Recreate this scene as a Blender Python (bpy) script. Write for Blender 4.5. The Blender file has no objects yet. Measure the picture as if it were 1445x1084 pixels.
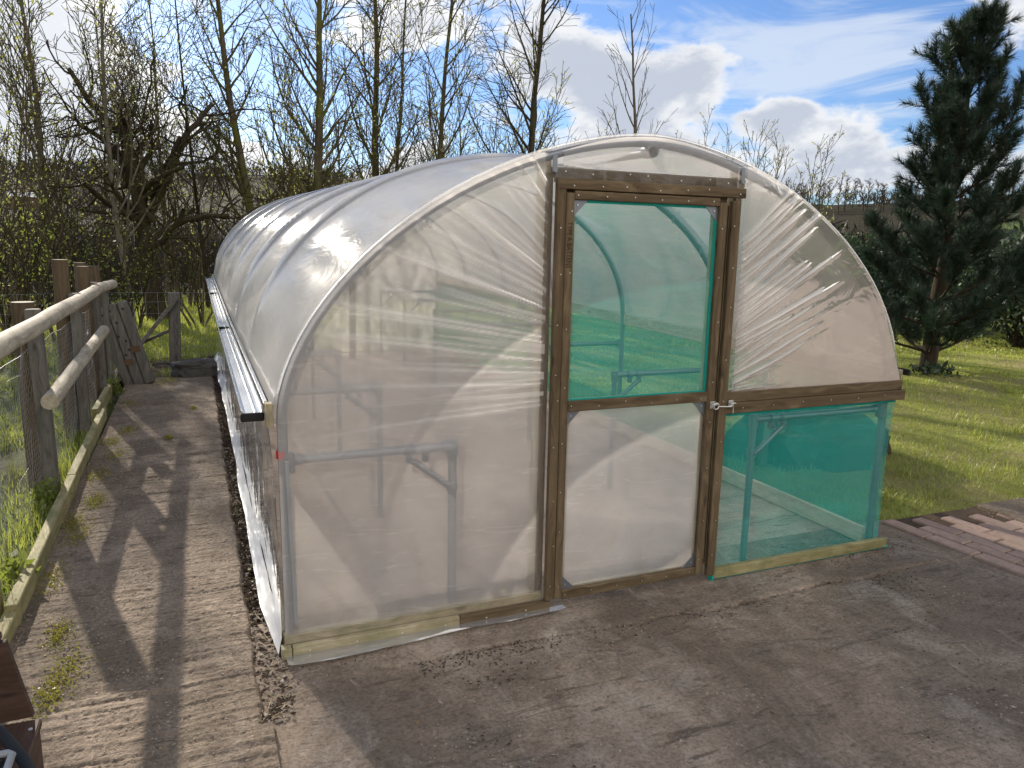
import bpy, math, random
import numpy as np
from mathutils import Vector, Matrix, noise as mnoise
R = math.radians
rng = random.Random(7)
nrg = np.random.default_rng(7)
scene = bpy.context.scene
COL = scene.collection

# ------------------------------------------------------------------ camera
CAM = Vector((-0.2694, -3.0446, 1.7282))
YAW, PITCH, ROLL, FPX = 0.4011, -0.1816, 0.0198, 1055.31
def cam_axes():
    cy, sy, cp, sp = math.cos(YAW), math.sin(YAW), math.cos(PITCH), math.sin(PITCH)
    f = Vector((sy*cp, cy*cp, sp)); r = Vector((cy, -sy, 0)); u = r.cross(f)
    return math.cos(ROLL)*r+math.sin(ROLL)*u, -math.sin(ROLL)*r+math.cos(ROLL)*u, f
cr, cu, cf = cam_axes()
cam = bpy.data.cameras.new('camera'); co = bpy.data.objects.new('camera', cam); COL.objects.link(co)
m = Matrix((cr, cu, -cf)).transposed().to_4x4(); m.translation = CAM
co.matrix_world = m
cam.sensor_fit = 'HORIZONTAL'; cam.sensor_width = 36; cam.lens = FPX/1445*36
cam.clip_start = 0.05; cam.clip_end = 3000
scene.camera = co
def az_of(px, py=250):
    d = cf + (px-722.5)/FPX*cr - (py-542)/FPX*cu
    return math.atan2(d.x, d.y)
def at_az(px, dist, py=250):
    a = az_of(px, py); return (CAM.x+dist*math.sin(a), CAM.y+dist*math.cos(a))

# ------------------------------------------------------------------ object helpers
ORG = {}
def tag(o, label=None, cat=None, group=None, kind=None):
    if label: o['label'] = label
    if cat: o['category'] = cat
    if group: o['group'] = group
    if kind: o['kind'] = kind
    return o
def thing(name, loc, label, cat, group=None):
    o = bpy.data.objects.new(name, None); COL.objects.link(o); o.location = loc
    o.empty_display_size = 0.1
    ORG[o] = Vector(loc); tag(o, label, cat, group); return o

class MB:
    def __init__(s): s.v = []; s.f = []; s.mi = []; s.sm = []; s.cur = 0
    def add(s, vs, fs, smooth=False):
        b = len(s.v); s.v.extend(vs)
        for f in fs:
            s.f.append([b+i for i in f]); s.mi.append(s.cur); s.sm.append(smooth)
    def box(s, c, d, rot=None, bev=0.0, jit=0.0):
        x, y, z = d[0]/2, d[1]/2, d[2]/2
        b = min(bev, x*.9, y*.9, z*.9)
        if b <= 0:
            vs = [Vector((sx*x, sy*y, sz*z)) for sx in (-1, 1) for sy in (-1, 1) for sz in (-1, 1)]
            fs = [(0,1,3,2),(4,6,7,5),(0,4,5,1),(2,3,7,6),(0,2,6,4),(1,5,7,3)]
        else:
            vs = []; idx = {}
            for sx in (-1,1):
                for sy in (-1,1):
                    for sz in (-1,1):
                        for k in range(3):
                            p = [sx*(x-b), sy*(y-b), sz*(z-b)]
                            p[k] = (sx*x, sy*y, sz*z)[k]
                            idx[(sx,sy,sz,k)] = len(vs); vs.append(Vector(p))
            fs = []
            for k in range(3):
                a1, a2 = [(1,2),(2,0),(0,1)][k]
                for sg in (-1,1):
                    q = []
                    for u, w in ((-1,-1),(1,-1),(1,1),(-1,1)):
                        t = [0,0,0]; t[k]=sg; t[a1]=u; t[a2]=w; q.append(idx[(*t,k)])
                    fs.append(q if sg > 0 else q[::-1])
            for k in range(3):          # edge bevels
                a1, a2 = [(1,2),(2,0),(0,1)][k]
                for u in (-1,1):
                    for w in (-1,1):
                        def g(e, kk):
                            t = [0,0,0]; t[k]=e; t[a1]=u; t[a2]=w; return idx[(*t,kk)]
                        q = [g(-1,a1), g(1,a1), g(1,a2), g(-1,a2)]
                        fs.append(q if u*w > 0 else q[::-1])
            for sx in (-1,1):
                for sy in (-1,1):
                    for sz in (-1,1):
                        q = [idx[(sx,sy,sz,k)] for k in range(3)]
                        fs.append(q if sx*sy*sz > 0 else q[::-1])
        if rot is not None: vs = [rot @ v for v in vs]
        c = Vector(c)
        s.add([v+c for v in vs], fs)
    def bar(s, a, b, w, h, up=(0,0,1), bev=0.003):
        a = Vector(a); b = Vector(b); y = (b-a); L = y.length; y.normalize()
        x = y.cross(Vector(up)); x.normalize(); z = x.cross(y)
        s.box((a+b)/2, (w, L, h), Matrix((x, y, z)).transposed(), bev)
    def tube(s, pts, rad, k=8, cap=True, smooth=True):
        pts = [Vector(p) for p in pts]; n = len(pts)
        if not hasattr(rad, '__len__'): rad = [rad]*n
        vs = []
        prev = None
        for i in range(n):
            t = pts[min(i+1, n-1)]-pts[max(i-1, 0)]
            if t.length < 1e-9: t = Vector((0,0,1))
            t.normalize()
            if prev is None:
                ref = Vector((0,0,1)) if abs(t.z) < .9 else Vector((1,0,0))
                x = t.cross(ref).normalized()
            else:
                x = (prev - t*prev.dot(t))
                x = x.normalized() if x.length > 1e-6 else t.orthogonal().normalized()
            prev = x; y = t.cross(x)
            for j in range(k):
                a = 2*math.pi*j/k
                vs.append(pts[i]+(x*math.cos(a)+y*math.sin(a))*rad[i])
        fs = [(i*k+j, i*k+(j+1)%k, (i+1)*k+(j+1)%k, (i+1)*k+j) for i in range(n-1) for j in range(k)]
        s.add(vs, fs, smooth)
        if cap:
            s.add([vs[j] for j in range(k)], [tuple(range(k))[::-1]])
            s.add([vs[(n-1)*k+j] for j in range(k)], [tuple(range(k))])
    def build(s, name, mat, parent=None, loc=None):
        me = bpy.data.meshes.new(name)
        org = Vector((0,0,0))
        if parent is not None:
            org = ORG[parent]
        elif loc is not None: org = Vector(loc)
        me.from_pydata([(v[0]-org.x, v[1]-org.y, v[2]-org.z) for v in s.v], [], s.f)
        for mm in (mat if isinstance(mat, (list, tuple)) else [mat]): me.materials.append(mm)
        me.polygons.foreach_set('material_index', s.mi)
        me.polygons.foreach_set('use_smooth', s.sm)
        me.update()
        o = bpy.data.objects.new(name, me); COL.objects.link(o)
        if parent is not None:
            o.parent = parent; ORG[o] = org
        else:
            o.location = org; ORG[o] = org
        return o

def raw_mesh(name, V, F, mat, parent=None, loc=None, smooth=False, kind=None):
    """V (n,3) array, F (m,k) array of equal-size faces"""
    V = np.asarray(V, dtype=np.float32); F = np.asarray(F, dtype=np.int32)
    org = ORG[parent] if parent is not None else Vector(loc or (0,0,0))
    V = V - np.array(org, dtype=np.float32)
    me = bpy.data.meshes.new(name)
    me.vertices.add(len(V)); me.vertices.foreach_set('co', V.ravel())
    k = F.shape[1]
    me.loops.add(F.size); me.loops.foreach_set('vertex_index', F.ravel())
    me.polygons.add(len(F)); me.polygons.foreach_set('loop_start', np.arange(len(F), dtype=np.int32)*k)
    me.polygons.foreach_set('loop_total', np.full(len(F), k, dtype=np.int32))
    me.polygons.foreach_set('use_smooth', np.full(len(F), smooth))
    me.update(calc_edges=True); me.validate()
    me.materials.append(mat)
    o = bpy.data.objects.new(name, me); COL.objects.link(o)
    if parent is not None: o.parent = parent
    else: o.location = org
    ORG[o] = org
    if kind: o['kind'] = kind
    return o
def grid_mesh(name, X, Y, Z, mat, **kw):
    n, m_ = X.shape
    V = np.stack([X.ravel(), Y.ravel(), Z.ravel()], 1)
    i = np.arange(n*m_).reshape(n, m_)
    F = np.stack([i[:-1,:-1].ravel(), i[1:,:-1].ravel(), i[1:,1:].ravel(), i[:-1,1:].ravel()], 1)
    return raw_mesh(name, V, F, mat, **kw)

# value noise for numpy arrays
def vnoise(x, y, seed=0):
    xi = np.floor(x).astype(np.int64); yi = np.floor(y).astype(np.int64)
    fx = x-xi; fy = y-yi; fx = fx*fx*(3-2*fx); fy = fy*fy*(3-2*fy)
    def h(a, b):
        n = (a*374761393 + b*668265263 + seed*974711) & 0x7fffffff
        n = ((n ^ (n >> 13))*1274126177) & 0x7fffffff
        return ((n ^ (n >> 16)) & 0xffff)/65535.0
    return (h(xi,yi)*(1-fx)+h(xi+1,yi)*fx)*(1-fy)+(h(xi,yi+1)*(1-fx)+h(xi+1,yi+1)*fx)*fy
def fbm(x, y, o=4, seed=0):
    s = 0; a = .5
    for k in range(o):
        s = s+a*vnoise(x*2**k, y*2**k, seed+k); a *= .5
    return s

# ------------------------------------------------------------------ materials
class NT:
    def __init__(s, name):
        s.m = bpy.data.materials.new(name); s.m.use_nodes = True
        s.t = s.m.node_tree; s.t.nodes.clear()
        s.out = s.n('ShaderNodeOutputMaterial')
    def n(s, t, **kw):
        nd = s.t.nodes.new(t)
        for k, v in kw.items():
            if k == 'inp':
                for a, b in v.items(): nd.inputs[a].default_value = b
            else: setattr(nd, k, v)
        return nd
    def l(s, a, b): s.t.links.new(a, b)
    def coord(s, scale=(1,1,1), kind='Object'):
        tc = s.n('ShaderNodeTexCoord'); mp = s.n('ShaderNodeMapping'); mp.inputs['Scale'].default_value = scale
        s.l(tc.outputs[kind], mp.inputs[0]); return mp.outputs[0]
    def noise(s, vec, scale=5, detail=4, rough=.6, dist=0):
        nd = s.n('ShaderNodeTexNoise', inp={'Scale':scale,'Detail':detail,'Roughness':rough,'Distortion':dist})
        if vec is not None: s.l(vec, nd.inputs['Vector'])
        return nd.outputs['Fac']
    def ramp(s, fac, stops, interp='LINEAR'):
        nd = s.n('ShaderNodeValToRGB'); e = nd.color_ramp.elements; nd.color_ramp.interpolation = interp
        while len(e) < len(stops): e.new(.5)
        for k, (p, c) in enumerate(stops):
            e[k].position = p; e[k].color = (*c, 1) if len(c) == 3 else c
        s.l(fac, nd.inputs[0]); return nd.outputs[0]
    def mix(s, fac, a, b, mode='MIX'):
        nd = s.n('ShaderNodeMix', data_type='RGBA', blend_type=mode)
        for sock, v in ((nd.inputs[0], fac), (nd.inputs[6], a), (nd.inputs[7], b)):
            if hasattr(v, 'is_linked'): s.l(v, sock)
            elif isinstance(v, (tuple, list)): sock.default_value = (*v, 1) if len(v) == 3 else v
            else: sock.default_value = v
        return nd.outputs[2]
    def math(s, op, a, b=None, clamp=False):
        nd = s.n('ShaderNodeMath', operation=op, use_clamp=clamp)
        for k, v in enumerate((a, b)):
            if v is None: continue
            if hasattr(v, 'is_linked'): s.l(v, nd.inputs[k])
            else: nd.inputs[k].default_value = v
        return nd.outputs[0]
    def bump(s, h, strength=.5, dist=.01, normal=None):
        nd = s.n('ShaderNodeBump', inp={'Strength':strength,'Distance':dist}); s.l(h, nd.inputs['Height'])
        if normal is not None: s.l(normal, nd.inputs['Normal'])
        return nd.outputs[0]
    def bsdf(s, color, rough=.7, metal=0, normal=None, spec=.3):
        b = s.n('ShaderNodeBsdfPrincipled', inp={'Metallic':metal,'Specular IOR Level':spec})
        for k, v in (('Base Color', color), ('Roughness', rough)):
            if hasattr(v, 'is_linked'): s.l(v, b.inputs[k])
            elif isinstance(v, (tuple, list)): b.inputs[k].default_value = (*v, 1)
            else: b.inputs[k].default_value = v
        if normal is not None: s.l(normal, b.inputs['Normal'])
        return b
    def done(s, sh):
        s.l(sh.outputs[0] if hasattr(sh, 'outputs') else sh, s.out.inputs[0]); return s.m
    def rnd(s):
        return s.n('ShaderNodeObjectInfo').outputs['Random']

def wood(name, dark, mid, light, axis=2, rough=.75, green=0.0):
    t = NT(name)
    sc = [34, 34, 34]; sc[axis] = 1.6
    v = t.coord(sc)
    wob = t.noise(t.coord(tuple(6 if i != axis else 2.0 for i in range(3))), 1, 2)
    add = t.n('ShaderNodeVectorMath', operation='ADD'); t.l(v, add.inputs[0])
    cmb = t.n('ShaderNodeCombineXYZ'); w2 = t.math('MULTIPLY', wob, 5.0)
    for i in range(3): t.l(w2, cmb.inputs[i])
    r_ = t.n('ShaderNodeVectorMath', operation='ADD'); t.l(cmb.outputs[0], r_.inputs[0])
    rn = t.math('MULTIPLY', t.rnd(), 37.0); c3 = t.n('ShaderNodeCombineXYZ')
    for i in range(3): t.l(rn, c3.inputs[i])
    t.l(c3.outputs[0], r_.inputs[1]); t.l(r_.outputs[0], add.inputs[1])
    g = t.noise(add.outputs[0], 1, 5, .65)
    col = t.ramp(g, [(.3, dark), (.5, mid), (.72, light)])
    blot = t.noise(t.coord((1,1,1)), 3.5, 4, .7)
    col = t.mix(t.ramp(blot, [(.4,(0,0,0)),(.75,(.5,.5,.5))]), col, tuple(c*.55 for c in mid))
    vo = t.n('ShaderNodeTexVoronoi', feature='F1'); ks = [9.0]*3; ks[axis] = 3.2
    t.l(t.coord(ks), vo.inputs['Vector']); vo.inputs['Scale'].default_value = 1
    kn = t.ramp(vo.outputs['Distance'], [(.05,(1,1,1)),(.13,(0,0,0))])
    col = t.mix(t.math('MULTIPLY', kn, .7), col, tuple(c*.35 for c in dark))
    if green:
        gm = t.ramp(t.noise(t.coord((1,1,1)), 7, 4, .7), [(.45,(0,0,0)),(.7,(green,)*3)])
        col = t.mix(gm, col, (.12,.14,.035))
    b = t.bsdf(col, rough, 0, t.bump(g, .5, .004), .25)
    return t.done(b)

M = {}
BR = ((.072,.048,.026),(.135,.096,.054),(.22,.165,.098))       # brown treated batten
PL = ((.27,.225,.135),(.40,.345,.22),(.53,.47,.33))            # pale sawn timber
for i, ax in enumerate('xyz'):
    M['fresh_'+ax] = wood('fresh_sawn_timber_'+ax, (.46,.40,.28),(.62,.56,.42),(.72,.67,.54), axis=i)  # lighter copy of the pale timber: sunlight on the inner boards, in the colour
    M['brown_'+ax] = wood('brown_treated_timber_'+ax, *BR, axis=i)
    M['pale_'+ax] = wood('pale_sawn_timber_'+ax, *PL, axis=i, green=.35)
    M['grey_'+ax] = wood('grey_weathered_timber_'+ax, (.075,.068,.060),(.135,.126,.114),(.20,.19,.172), axis=i, rough=.85)
    M['rail_'+ax] = wood('peeled_round_timber_'+ax, (.23,.195,.14),(.38,.335,.26),(.52,.47,.38), axis=i, rough=.8, green=.2)
    M['post_'+ax] = wood('brown_post_timber_'+ax, (.060,.041,.025),(.105,.075,.046),(.15,.112,.073), axis=i, rough=.8)
    M['green_'+ax] = wood('green_treated_timber_'+ax, (.17,.145,.065),(.29,.255,.125),(.40,.36,.2), axis=i, rough=.8, green=.5)
    M['deck_'+ax] = wood('stained_decking_'+ax, (.035,.020,.014),(.062,.036,.026),(.095,.06,.045), axis=i, rough=.75)

def film(name, veil, tint=(.93,.92,.90), rough=.07, gloss=.8, bump=.0, graze=.55, diff=.35, blur=0.0, mud=0):
    t = NT(name)
    nrm = None
    if bump:
        h = t.noise(t.coord((1,.6,1)), 4.5, 3, .55, .8)
        nrm = t.bump(h, bump, .05)
    lw = t.n('ShaderNodeLayerWeight', inp={'Blend':.5})
    if nrm is not None: t.l(nrm, lw.inputs['Normal'])
    f = t.math('POWER', lw.outputs['Facing'], 1.6)
    cl = t.noise(t.coord((1,1,1)), 2.2, 3, .6)
    ga = t.n('ShaderNodeAttribute', attribute_name='gather')
    va = t.math('ADD', t.math('MULTIPLY', f, graze), t.math('ADD', veil-.07, t.math('MULTIPLY', cl, .14)), clamp=True)
    va = t.math('ADD', va, t.math('MULTIPLY', ga.outputs['Fac'], .85), clamp=True)
    tr = t.n('ShaderNodeBsdfTransparent', inp={'Color':(.97,.97,.965,1)})
    tl = t.n('ShaderNodeBsdfTranslucent', inp={'Color':(*tint,1)})
    df = t.n('ShaderNodeBsdfDiffuse', inp={'Color':(*tint,1)})
    if blur:
        rf = t.n('ShaderNodeBsdfRefraction', inp={'Color':(.97,.97,.965,1),'Roughness':.22,'IOR':1.12})
        mb_ = t.n('ShaderNodeMixShader', inp={0:blur}); t.l(tr.outputs[0], mb_.inputs[1]); t.l(rf.outputs[0], mb_.inputs[2]); tr = mb_
    if mud:             # splashed dirt and scuffs low down, faint smears higher up
        sx = t.n('ShaderNodeSeparateXYZ'); tcz = t.n('ShaderNodeTexCoord'); t.l(tcz.outputs['Object'], sx.inputs[0])
        low = t.n('ShaderNodeMapRange', inp={1:.55, 2:.02, 3:0.0, 4:.30}); t.l(sx.outputs[2], low.inputs[0])
        dn = t.math('ADD', t.noise(t.coord((1,1,.8)), 5, 6, .72, .5), low.outputs[0])
        dm = t.ramp(dn, [(.62,(0,0,0)),(.95,(.65,)*3)])
        dcol = t.mix(dm, tint, (.42,.33,.24)); t.l(dcol, tl.inputs['Color']); t.l(dcol, df.inputs['Color'])
        va = t.math('ADD', va, t.math('MULTIPLY', dm, .25), clamp=True)
        sm = t.ramp(t.noise(t.coord((1,1,6)), 3.5, 6, .7, 1.5), [(.56,(0,0,0)),(.75,(.16,)*3)])
        va = t.math('ADD', va, sm, clamp=True)
    m1 = t.n('ShaderNodeMixShader', inp={0:diff}); t.l(tl.outputs[0], m1.inputs[1]); t.l(df.outputs[0], m1.inputs[2])
    m2 = t.n('ShaderNodeMixShader'); t.l(va, m2.inputs[0]); t.l(tr.outputs[0], m2.inputs[1]); t.l(m1.outputs[0], m2.inputs[2])
    gl = t.n('ShaderNodeBsdfGlossy', inp={'Color':(1,1,1,1),'Roughness':rough})
    fr = t.n('ShaderNodeFresnel', inp={'IOR':1.45})
    if nrm is not None:
        for nd in (tl, df, gl, fr): t.l(nrm, nd.inputs['Normal'])
    m3 = t.n('ShaderNodeMixShader'); t.l(t.math('MULTIPLY', fr.outputs[0], gloss), m3.inputs[0])
    t.l(m2.outputs[0], m3.inputs[1]); t.l(gl.outputs[0], m3.inputs[2])
    return t.done(m3)
M['film_roof'] = film('roof_polythene', .40, bump=.14, graze=.9, rough=.12, gloss=.55, tint=(.82,.81,.785))
M['film_end'] = film('end_polythene', .39, bump=.06, graze=.6, blur=.34, gloss=.65, tint=(.93,.895,.86), mud=1)
M['film_edge'] = film('cover_edge_polythene', .16, graze=.3)
M['film_apron'] = film('grey_polythene_apron', .62, tint=(.36,.37,.40), graze=.3, diff=.9, gloss=.5, rough=.2)
M['film_clear'] = film('clear_side_polythene', .40, bump=.10, graze=.4, gloss=.9)
M['film_door'] = film('door_polythene', .42, blur=.3, mud=1,  bump=.08, graze=.6)

def net(name, cov):
    t = NT(name)
    w = t.noise(t.coord((22,22,300)), 1, 3, .7)
    w2 = t.noise(t.coord((320,320,60)), 1, 2, .6)
    c = t.math('ADD', t.math('MULTIPLY', t.math('ADD', w, w2), .22), cov-.22, clamp=True)
    bands = t.noise(t.coord((2,2,34)), 1, 4, .7, .4); c = t.math('ADD', c, t.math('MULTIPLY', t.math('SUBTRACT', bands, .5), .30), clamp=True)
    tr = t.n('ShaderNodeBsdfTransparent')
    tl = t.n('ShaderNodeBsdfTranslucent', inp={'Color':(.08,.70,.61,1)})
    df = t.n('ShaderNodeBsdfDiffuse', inp={'Color':(.045,.50,.43,1)})
    m1 = t.n('ShaderNodeMixShader', inp={0:.5}); t.l(tl.outputs[0], m1.inputs[1]); t.l(df.outputs[0], m1.inputs[2])
    m2 = t.n('ShaderNodeMixShader'); t.l(c, m2.inputs[0]); t.l(tr.outputs[0], m2.inputs[1]); t.l(m1.outputs[0], m2.inputs[2])
    return t.done(m2)
M['net'] = net('green_shade_net', .34)
M['net_dense'] = net('green_shade_net_folded', .95)

def simple(name, col, rough=.6, metal=0, var=.25, scale=8, bump=.0, spec=.4):
    t = NT(name); n = t.noise(t.coord(), scale, 5, .65)
    c = t.mix(n, tuple(x*(1-var) for x in col), tuple(min(1, x*(1+var)) for x in col))
    nm = t.bump(n, bump, .01) if bump else None
    return t.done(t.bsdf(c, rough, metal, nm, spec))
M['galv'] = simple('galvanised_steel', (.24,.26,.29), .42, .7, .15, 30)
M['alu'] = simple('aluminium_rail', (.72,.73,.74), .22, .95, .08, 20)
M['wire'] = simple('galvanised_wire', (.33,.34,.34), .45, .7, .2, 12)
M['black'] = simple('black_plastic', (.010,.010,.010), .75)
M['greyplastic'] = simple('grey_plastic_trim', (.3,.31,.32), .35)
M['red'] = simple('red_tape', (.5,.03,.02), .5)
M['screw'] = simple('zinc_screw_head', (.7,.7,.68), .35, .8)
M['ink'] = simple('dark_stamp_ink', (.025,.016,.01), .9)
M['sheet'] = simple('white_polythene_sheet', (.72,.72,.70), .5, 0, .12, 14, .3)
M['rock'] = simple('dark_stone', (.075,.068,.06), .85, 0, .5, 9, .8)
M['rust'] = simple('orange_stain', (.115,.072,.04), .9, 0, .35, 20)
M['soil'] = simple('dark_soil', (.075,.054,.038), .95, 0, .55, 25, .9, .1)
M['mound'] = simple('dark_earth', (.05,.045,.03), .95, 0, .5, 9, .8, .1)

def leafmat(name, c1, c2, trans=.5):
    t = NT(name)
    g = t.n('ShaderNodeNewGeometry')
    n = t.noise(t.coord(), 1.3, 2)
    fac = t.math('ADD', t.math('MULTIPLY', g.outputs['Random Per Island'], .6), t.math('MULTIPLY', n, .5), clamp=True)
    c = t.mix(fac, c1, c2)
    d = t.n('ShaderNodeBsdfDiffuse'); t.l(c, d.inputs[0])
    tl = t.n('ShaderNodeBsdfTranslucent'); t.l(c, tl.inputs[0])
    gl = t.n('ShaderNodeBsdfGlossy', inp={'Roughness':.45,'Color':(1,1,1,1)})
    ms = t.n('ShaderNodeMixShader', inp={0:trans}); t.l(d.outputs[0], ms.inputs[1]); t.l(tl.outputs[0], ms.inputs[2])
    m2 = t.n('ShaderNodeMixShader', inp={0:.04}); t.l(ms.outputs[0], m2.inputs[1]); t.l(gl.outputs[0], m2.inputs[2])
    return t.done(m2)
M['grass'] = leafmat('lawn_grass', (.17,.23,.028), (.43,.45,.09), .55)
M['grass_dry'] = leafmat('dry_grass', (.22,.18,.09), (.34,.29,.15), .4)
M['bud'] = leafmat('spring_leaf', (.20,.24,.05), (.36,.38,.10), .6)
M['leafy'] = leafmat('hawthorn_leaf', (.10,.14,.02), (.27,.31,.05), .6)
M['hedge'] = leafmat('evergreen_leaf', (.016,.034,.014), (.045,.075,.03), .25)
M['needle'] = leafmat('pine_needle', (.012,.030,.019), (.045,.080,.042), .2)
M['fleck'] = leafmat('bare_wood_fleck', (.020,.017,.011), (.052,.044,.026), .1)
M['moss'] = leafmat('yellow_moss', (.16,.17,.02), (.33,.30,.05), .3)

def bark(name, c1, c2, moss=0.0, sc=9):
    t = NT(name)
    n = t.noise(t.coord((1,1,.25)), sc, 5, .7)
    c = t.ramp(n, [(.32, c1), (.68, c2)])
    if moss:
        mm = t.ramp(t.noise(t.coord(), 1.7, 4, .6), [(.42,(0,0,0)),(.62,(moss,)*3)])
        c = t.mix(mm, c, (.11,.12,.025))
    return t.done(t.bsdf(c, .9, 0, t.bump(n, .8, .03), .15))
M['bark_mossy'] = bark('mossy_bark', (.045,.036,.025), (.13,.105,.07), .85)
M['bark_grey'] = bark('grey_bark', (.075,.066,.055), (.19,.17,.14), .35)
M['bark_dark'] = bark('dark_bark', (.018,.014,.010), (.06,.048,.034), .2)
M['twig'] = bark('twig_bark', (.055,.042,.03), (.14,.11,.075), .3)
M['pine_bark'] = bark('pine_bark', (.022,.016,.011), (.07,.05,.035), .1)

def concrete(name, cols, stain, chalk, sc=1.0, bump=.5, speck=.5):
    t = NT(name); v = t.coord()
    big = t.noise(v, .9*sc, 5, .65, .6); mid = t.noise(v, 5*sc, 6, .7, .4); fine = t.noise(v, 60, 4, .75); gr = t.noise(v, 210, 2, .6)
    c = t.ramp(mid, [(.3, cols[0]), (.5, cols[1]), (.72, cols[2])])
    c = t.mix(t.ramp(big, [(.42,(0,0,0)),(.60,(.85,)*3)]), c, stain)
    big2 = t.noise(t.coord((1.3,.7,1)), 1.7*sc, 5, .7, 1.2)
    c = t.mix(t.ramp(big2, [(.55,(0,0,0)),(.78,(.55,)*3)]), c, chalk)
    c = t.mix(speck, c, t.ramp(fine, [(.3,(.5,.5,.5)),(.52,(1,1,1)),(.72,(1.3,1.28,1.25))]), 'MULTIPLY')
    dk = t.ramp(t.noise(v, 26, 4, .8), [(.63,(0,0,0)),(.70,(.75,)*3)])
    c = t.mix(dk, c, tuple(x*.35 for x in stain))
    scr = t.noise(t.coord((2.2,9,1)), 1.6*sc, 6, .75, 1.4)      # drag marks
    c = t.mix(t.ramp(scr, [(.36,(.75,)*3),(.46,(0,0,0))]), c, tuple(x*.62 for x in stain))
    c = t.mix(t.ramp(t.noise(t.coord((9,2.5,1)), 1.3*sc, 6, .75, 1.0), [(.60,(0,0,0)),(.72,(.5,)*3)]), c, tuple(x*1.15 for x in cols[2]))
    h = t.math('ADD', t.math('MULTIPLY', fine, .5), t.math('ADD', mid, t.math('MULTIPLY', gr, .2)))
    return t.done(t.bsdf(c, .92, 0, t.bump(h, bump, .018), .15))
M['yard'] = concrete('stained_yard_concrete', ((.22,.17,.13),(.34,.27,.21),(.46,.38,.305)), (.15,.12,.095), (.50,.46,.41), 1.0, .9, .9)
M['path'] = concrete('ribbed_path_concrete', ((.17,.13,.098),(.26,.205,.155),(.36,.29,.225)), (.14,.112,.083), (.40,.34,.275), 1.2, .8, .9)
M['floor'] = concrete('tunnel_floor_concrete', ((.42,.32,.25),(.54,.425,.34),(.62,.51,.425)), (.36,.28,.225), (.55,.48,.42), .8, .5, .5)
def brick():
    t = NT('red_brown_paver'); g = t.n('ShaderNodeNewGeometry')
    n = t.noise(t.coord(), 30, 5, .7)
    c = t.mix(g.outputs['Random Per Island'], (.27,.19,.155), (.36,.26,.21))
    c = t.mix(.6, c, t.ramp(n, [(.3,(.55,.55,.55)),(.7,(1.2,1.2,1.2))]), 'MULTIPLY')
    c = t.mix(t.ramp(t.noise(t.coord(), 2.5, 3), [(.45,(0,0,0)),(.7,(.5,)*3)]), c, (.22,.175,.14))
    return t.done(t.bsdf(c, .9, 0, t.bump(n, .5, .006), .2))
M['brick'] = brick()
def turf(name, c1, c2, c3):
    t = NT(name); v = t.coord()
    n1 = t.noise(v, .7, 4, .6); n2 = t.noise(v, 9, 5, .7)
    c = t.mix(n2, c1, c2); c = t.mix(t.ramp(n1, [(.48,(0,0,0)),(.66,(.8,)*3)]), c, c3)
    return t.done(t.bsdf(c, .95, 0, t.bump(n2, .8, .03), .1))
M['lawn'] = turf('lawn_turf', (.13,.16,.028), (.27,.29,.065), (.24,.19,.11))
M['field'] = turf('rough_field', (.05,.07,.018), (.11,.13,.035), (.10,.08,.045))
def hillmat():
    t = NT('wooded_hillside'); v = t.coord()
    n1 = t.noise(v, .012, 4, .6); n2 = t.noise(v, .25, 6, .75)
    c = t.ramp(n2, [(.3,(.014,.013,.008)),(.7,(.05,.045,.026))])
    c = t.mix(t.ramp(n1, [(.56,(0,0,0)),(.60,(1,1,1))]), c, (.075,.105,.035))
    return t.done(t.bsdf(c, .95, 0, None, .05))
M['hill'] = hillmat()
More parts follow.
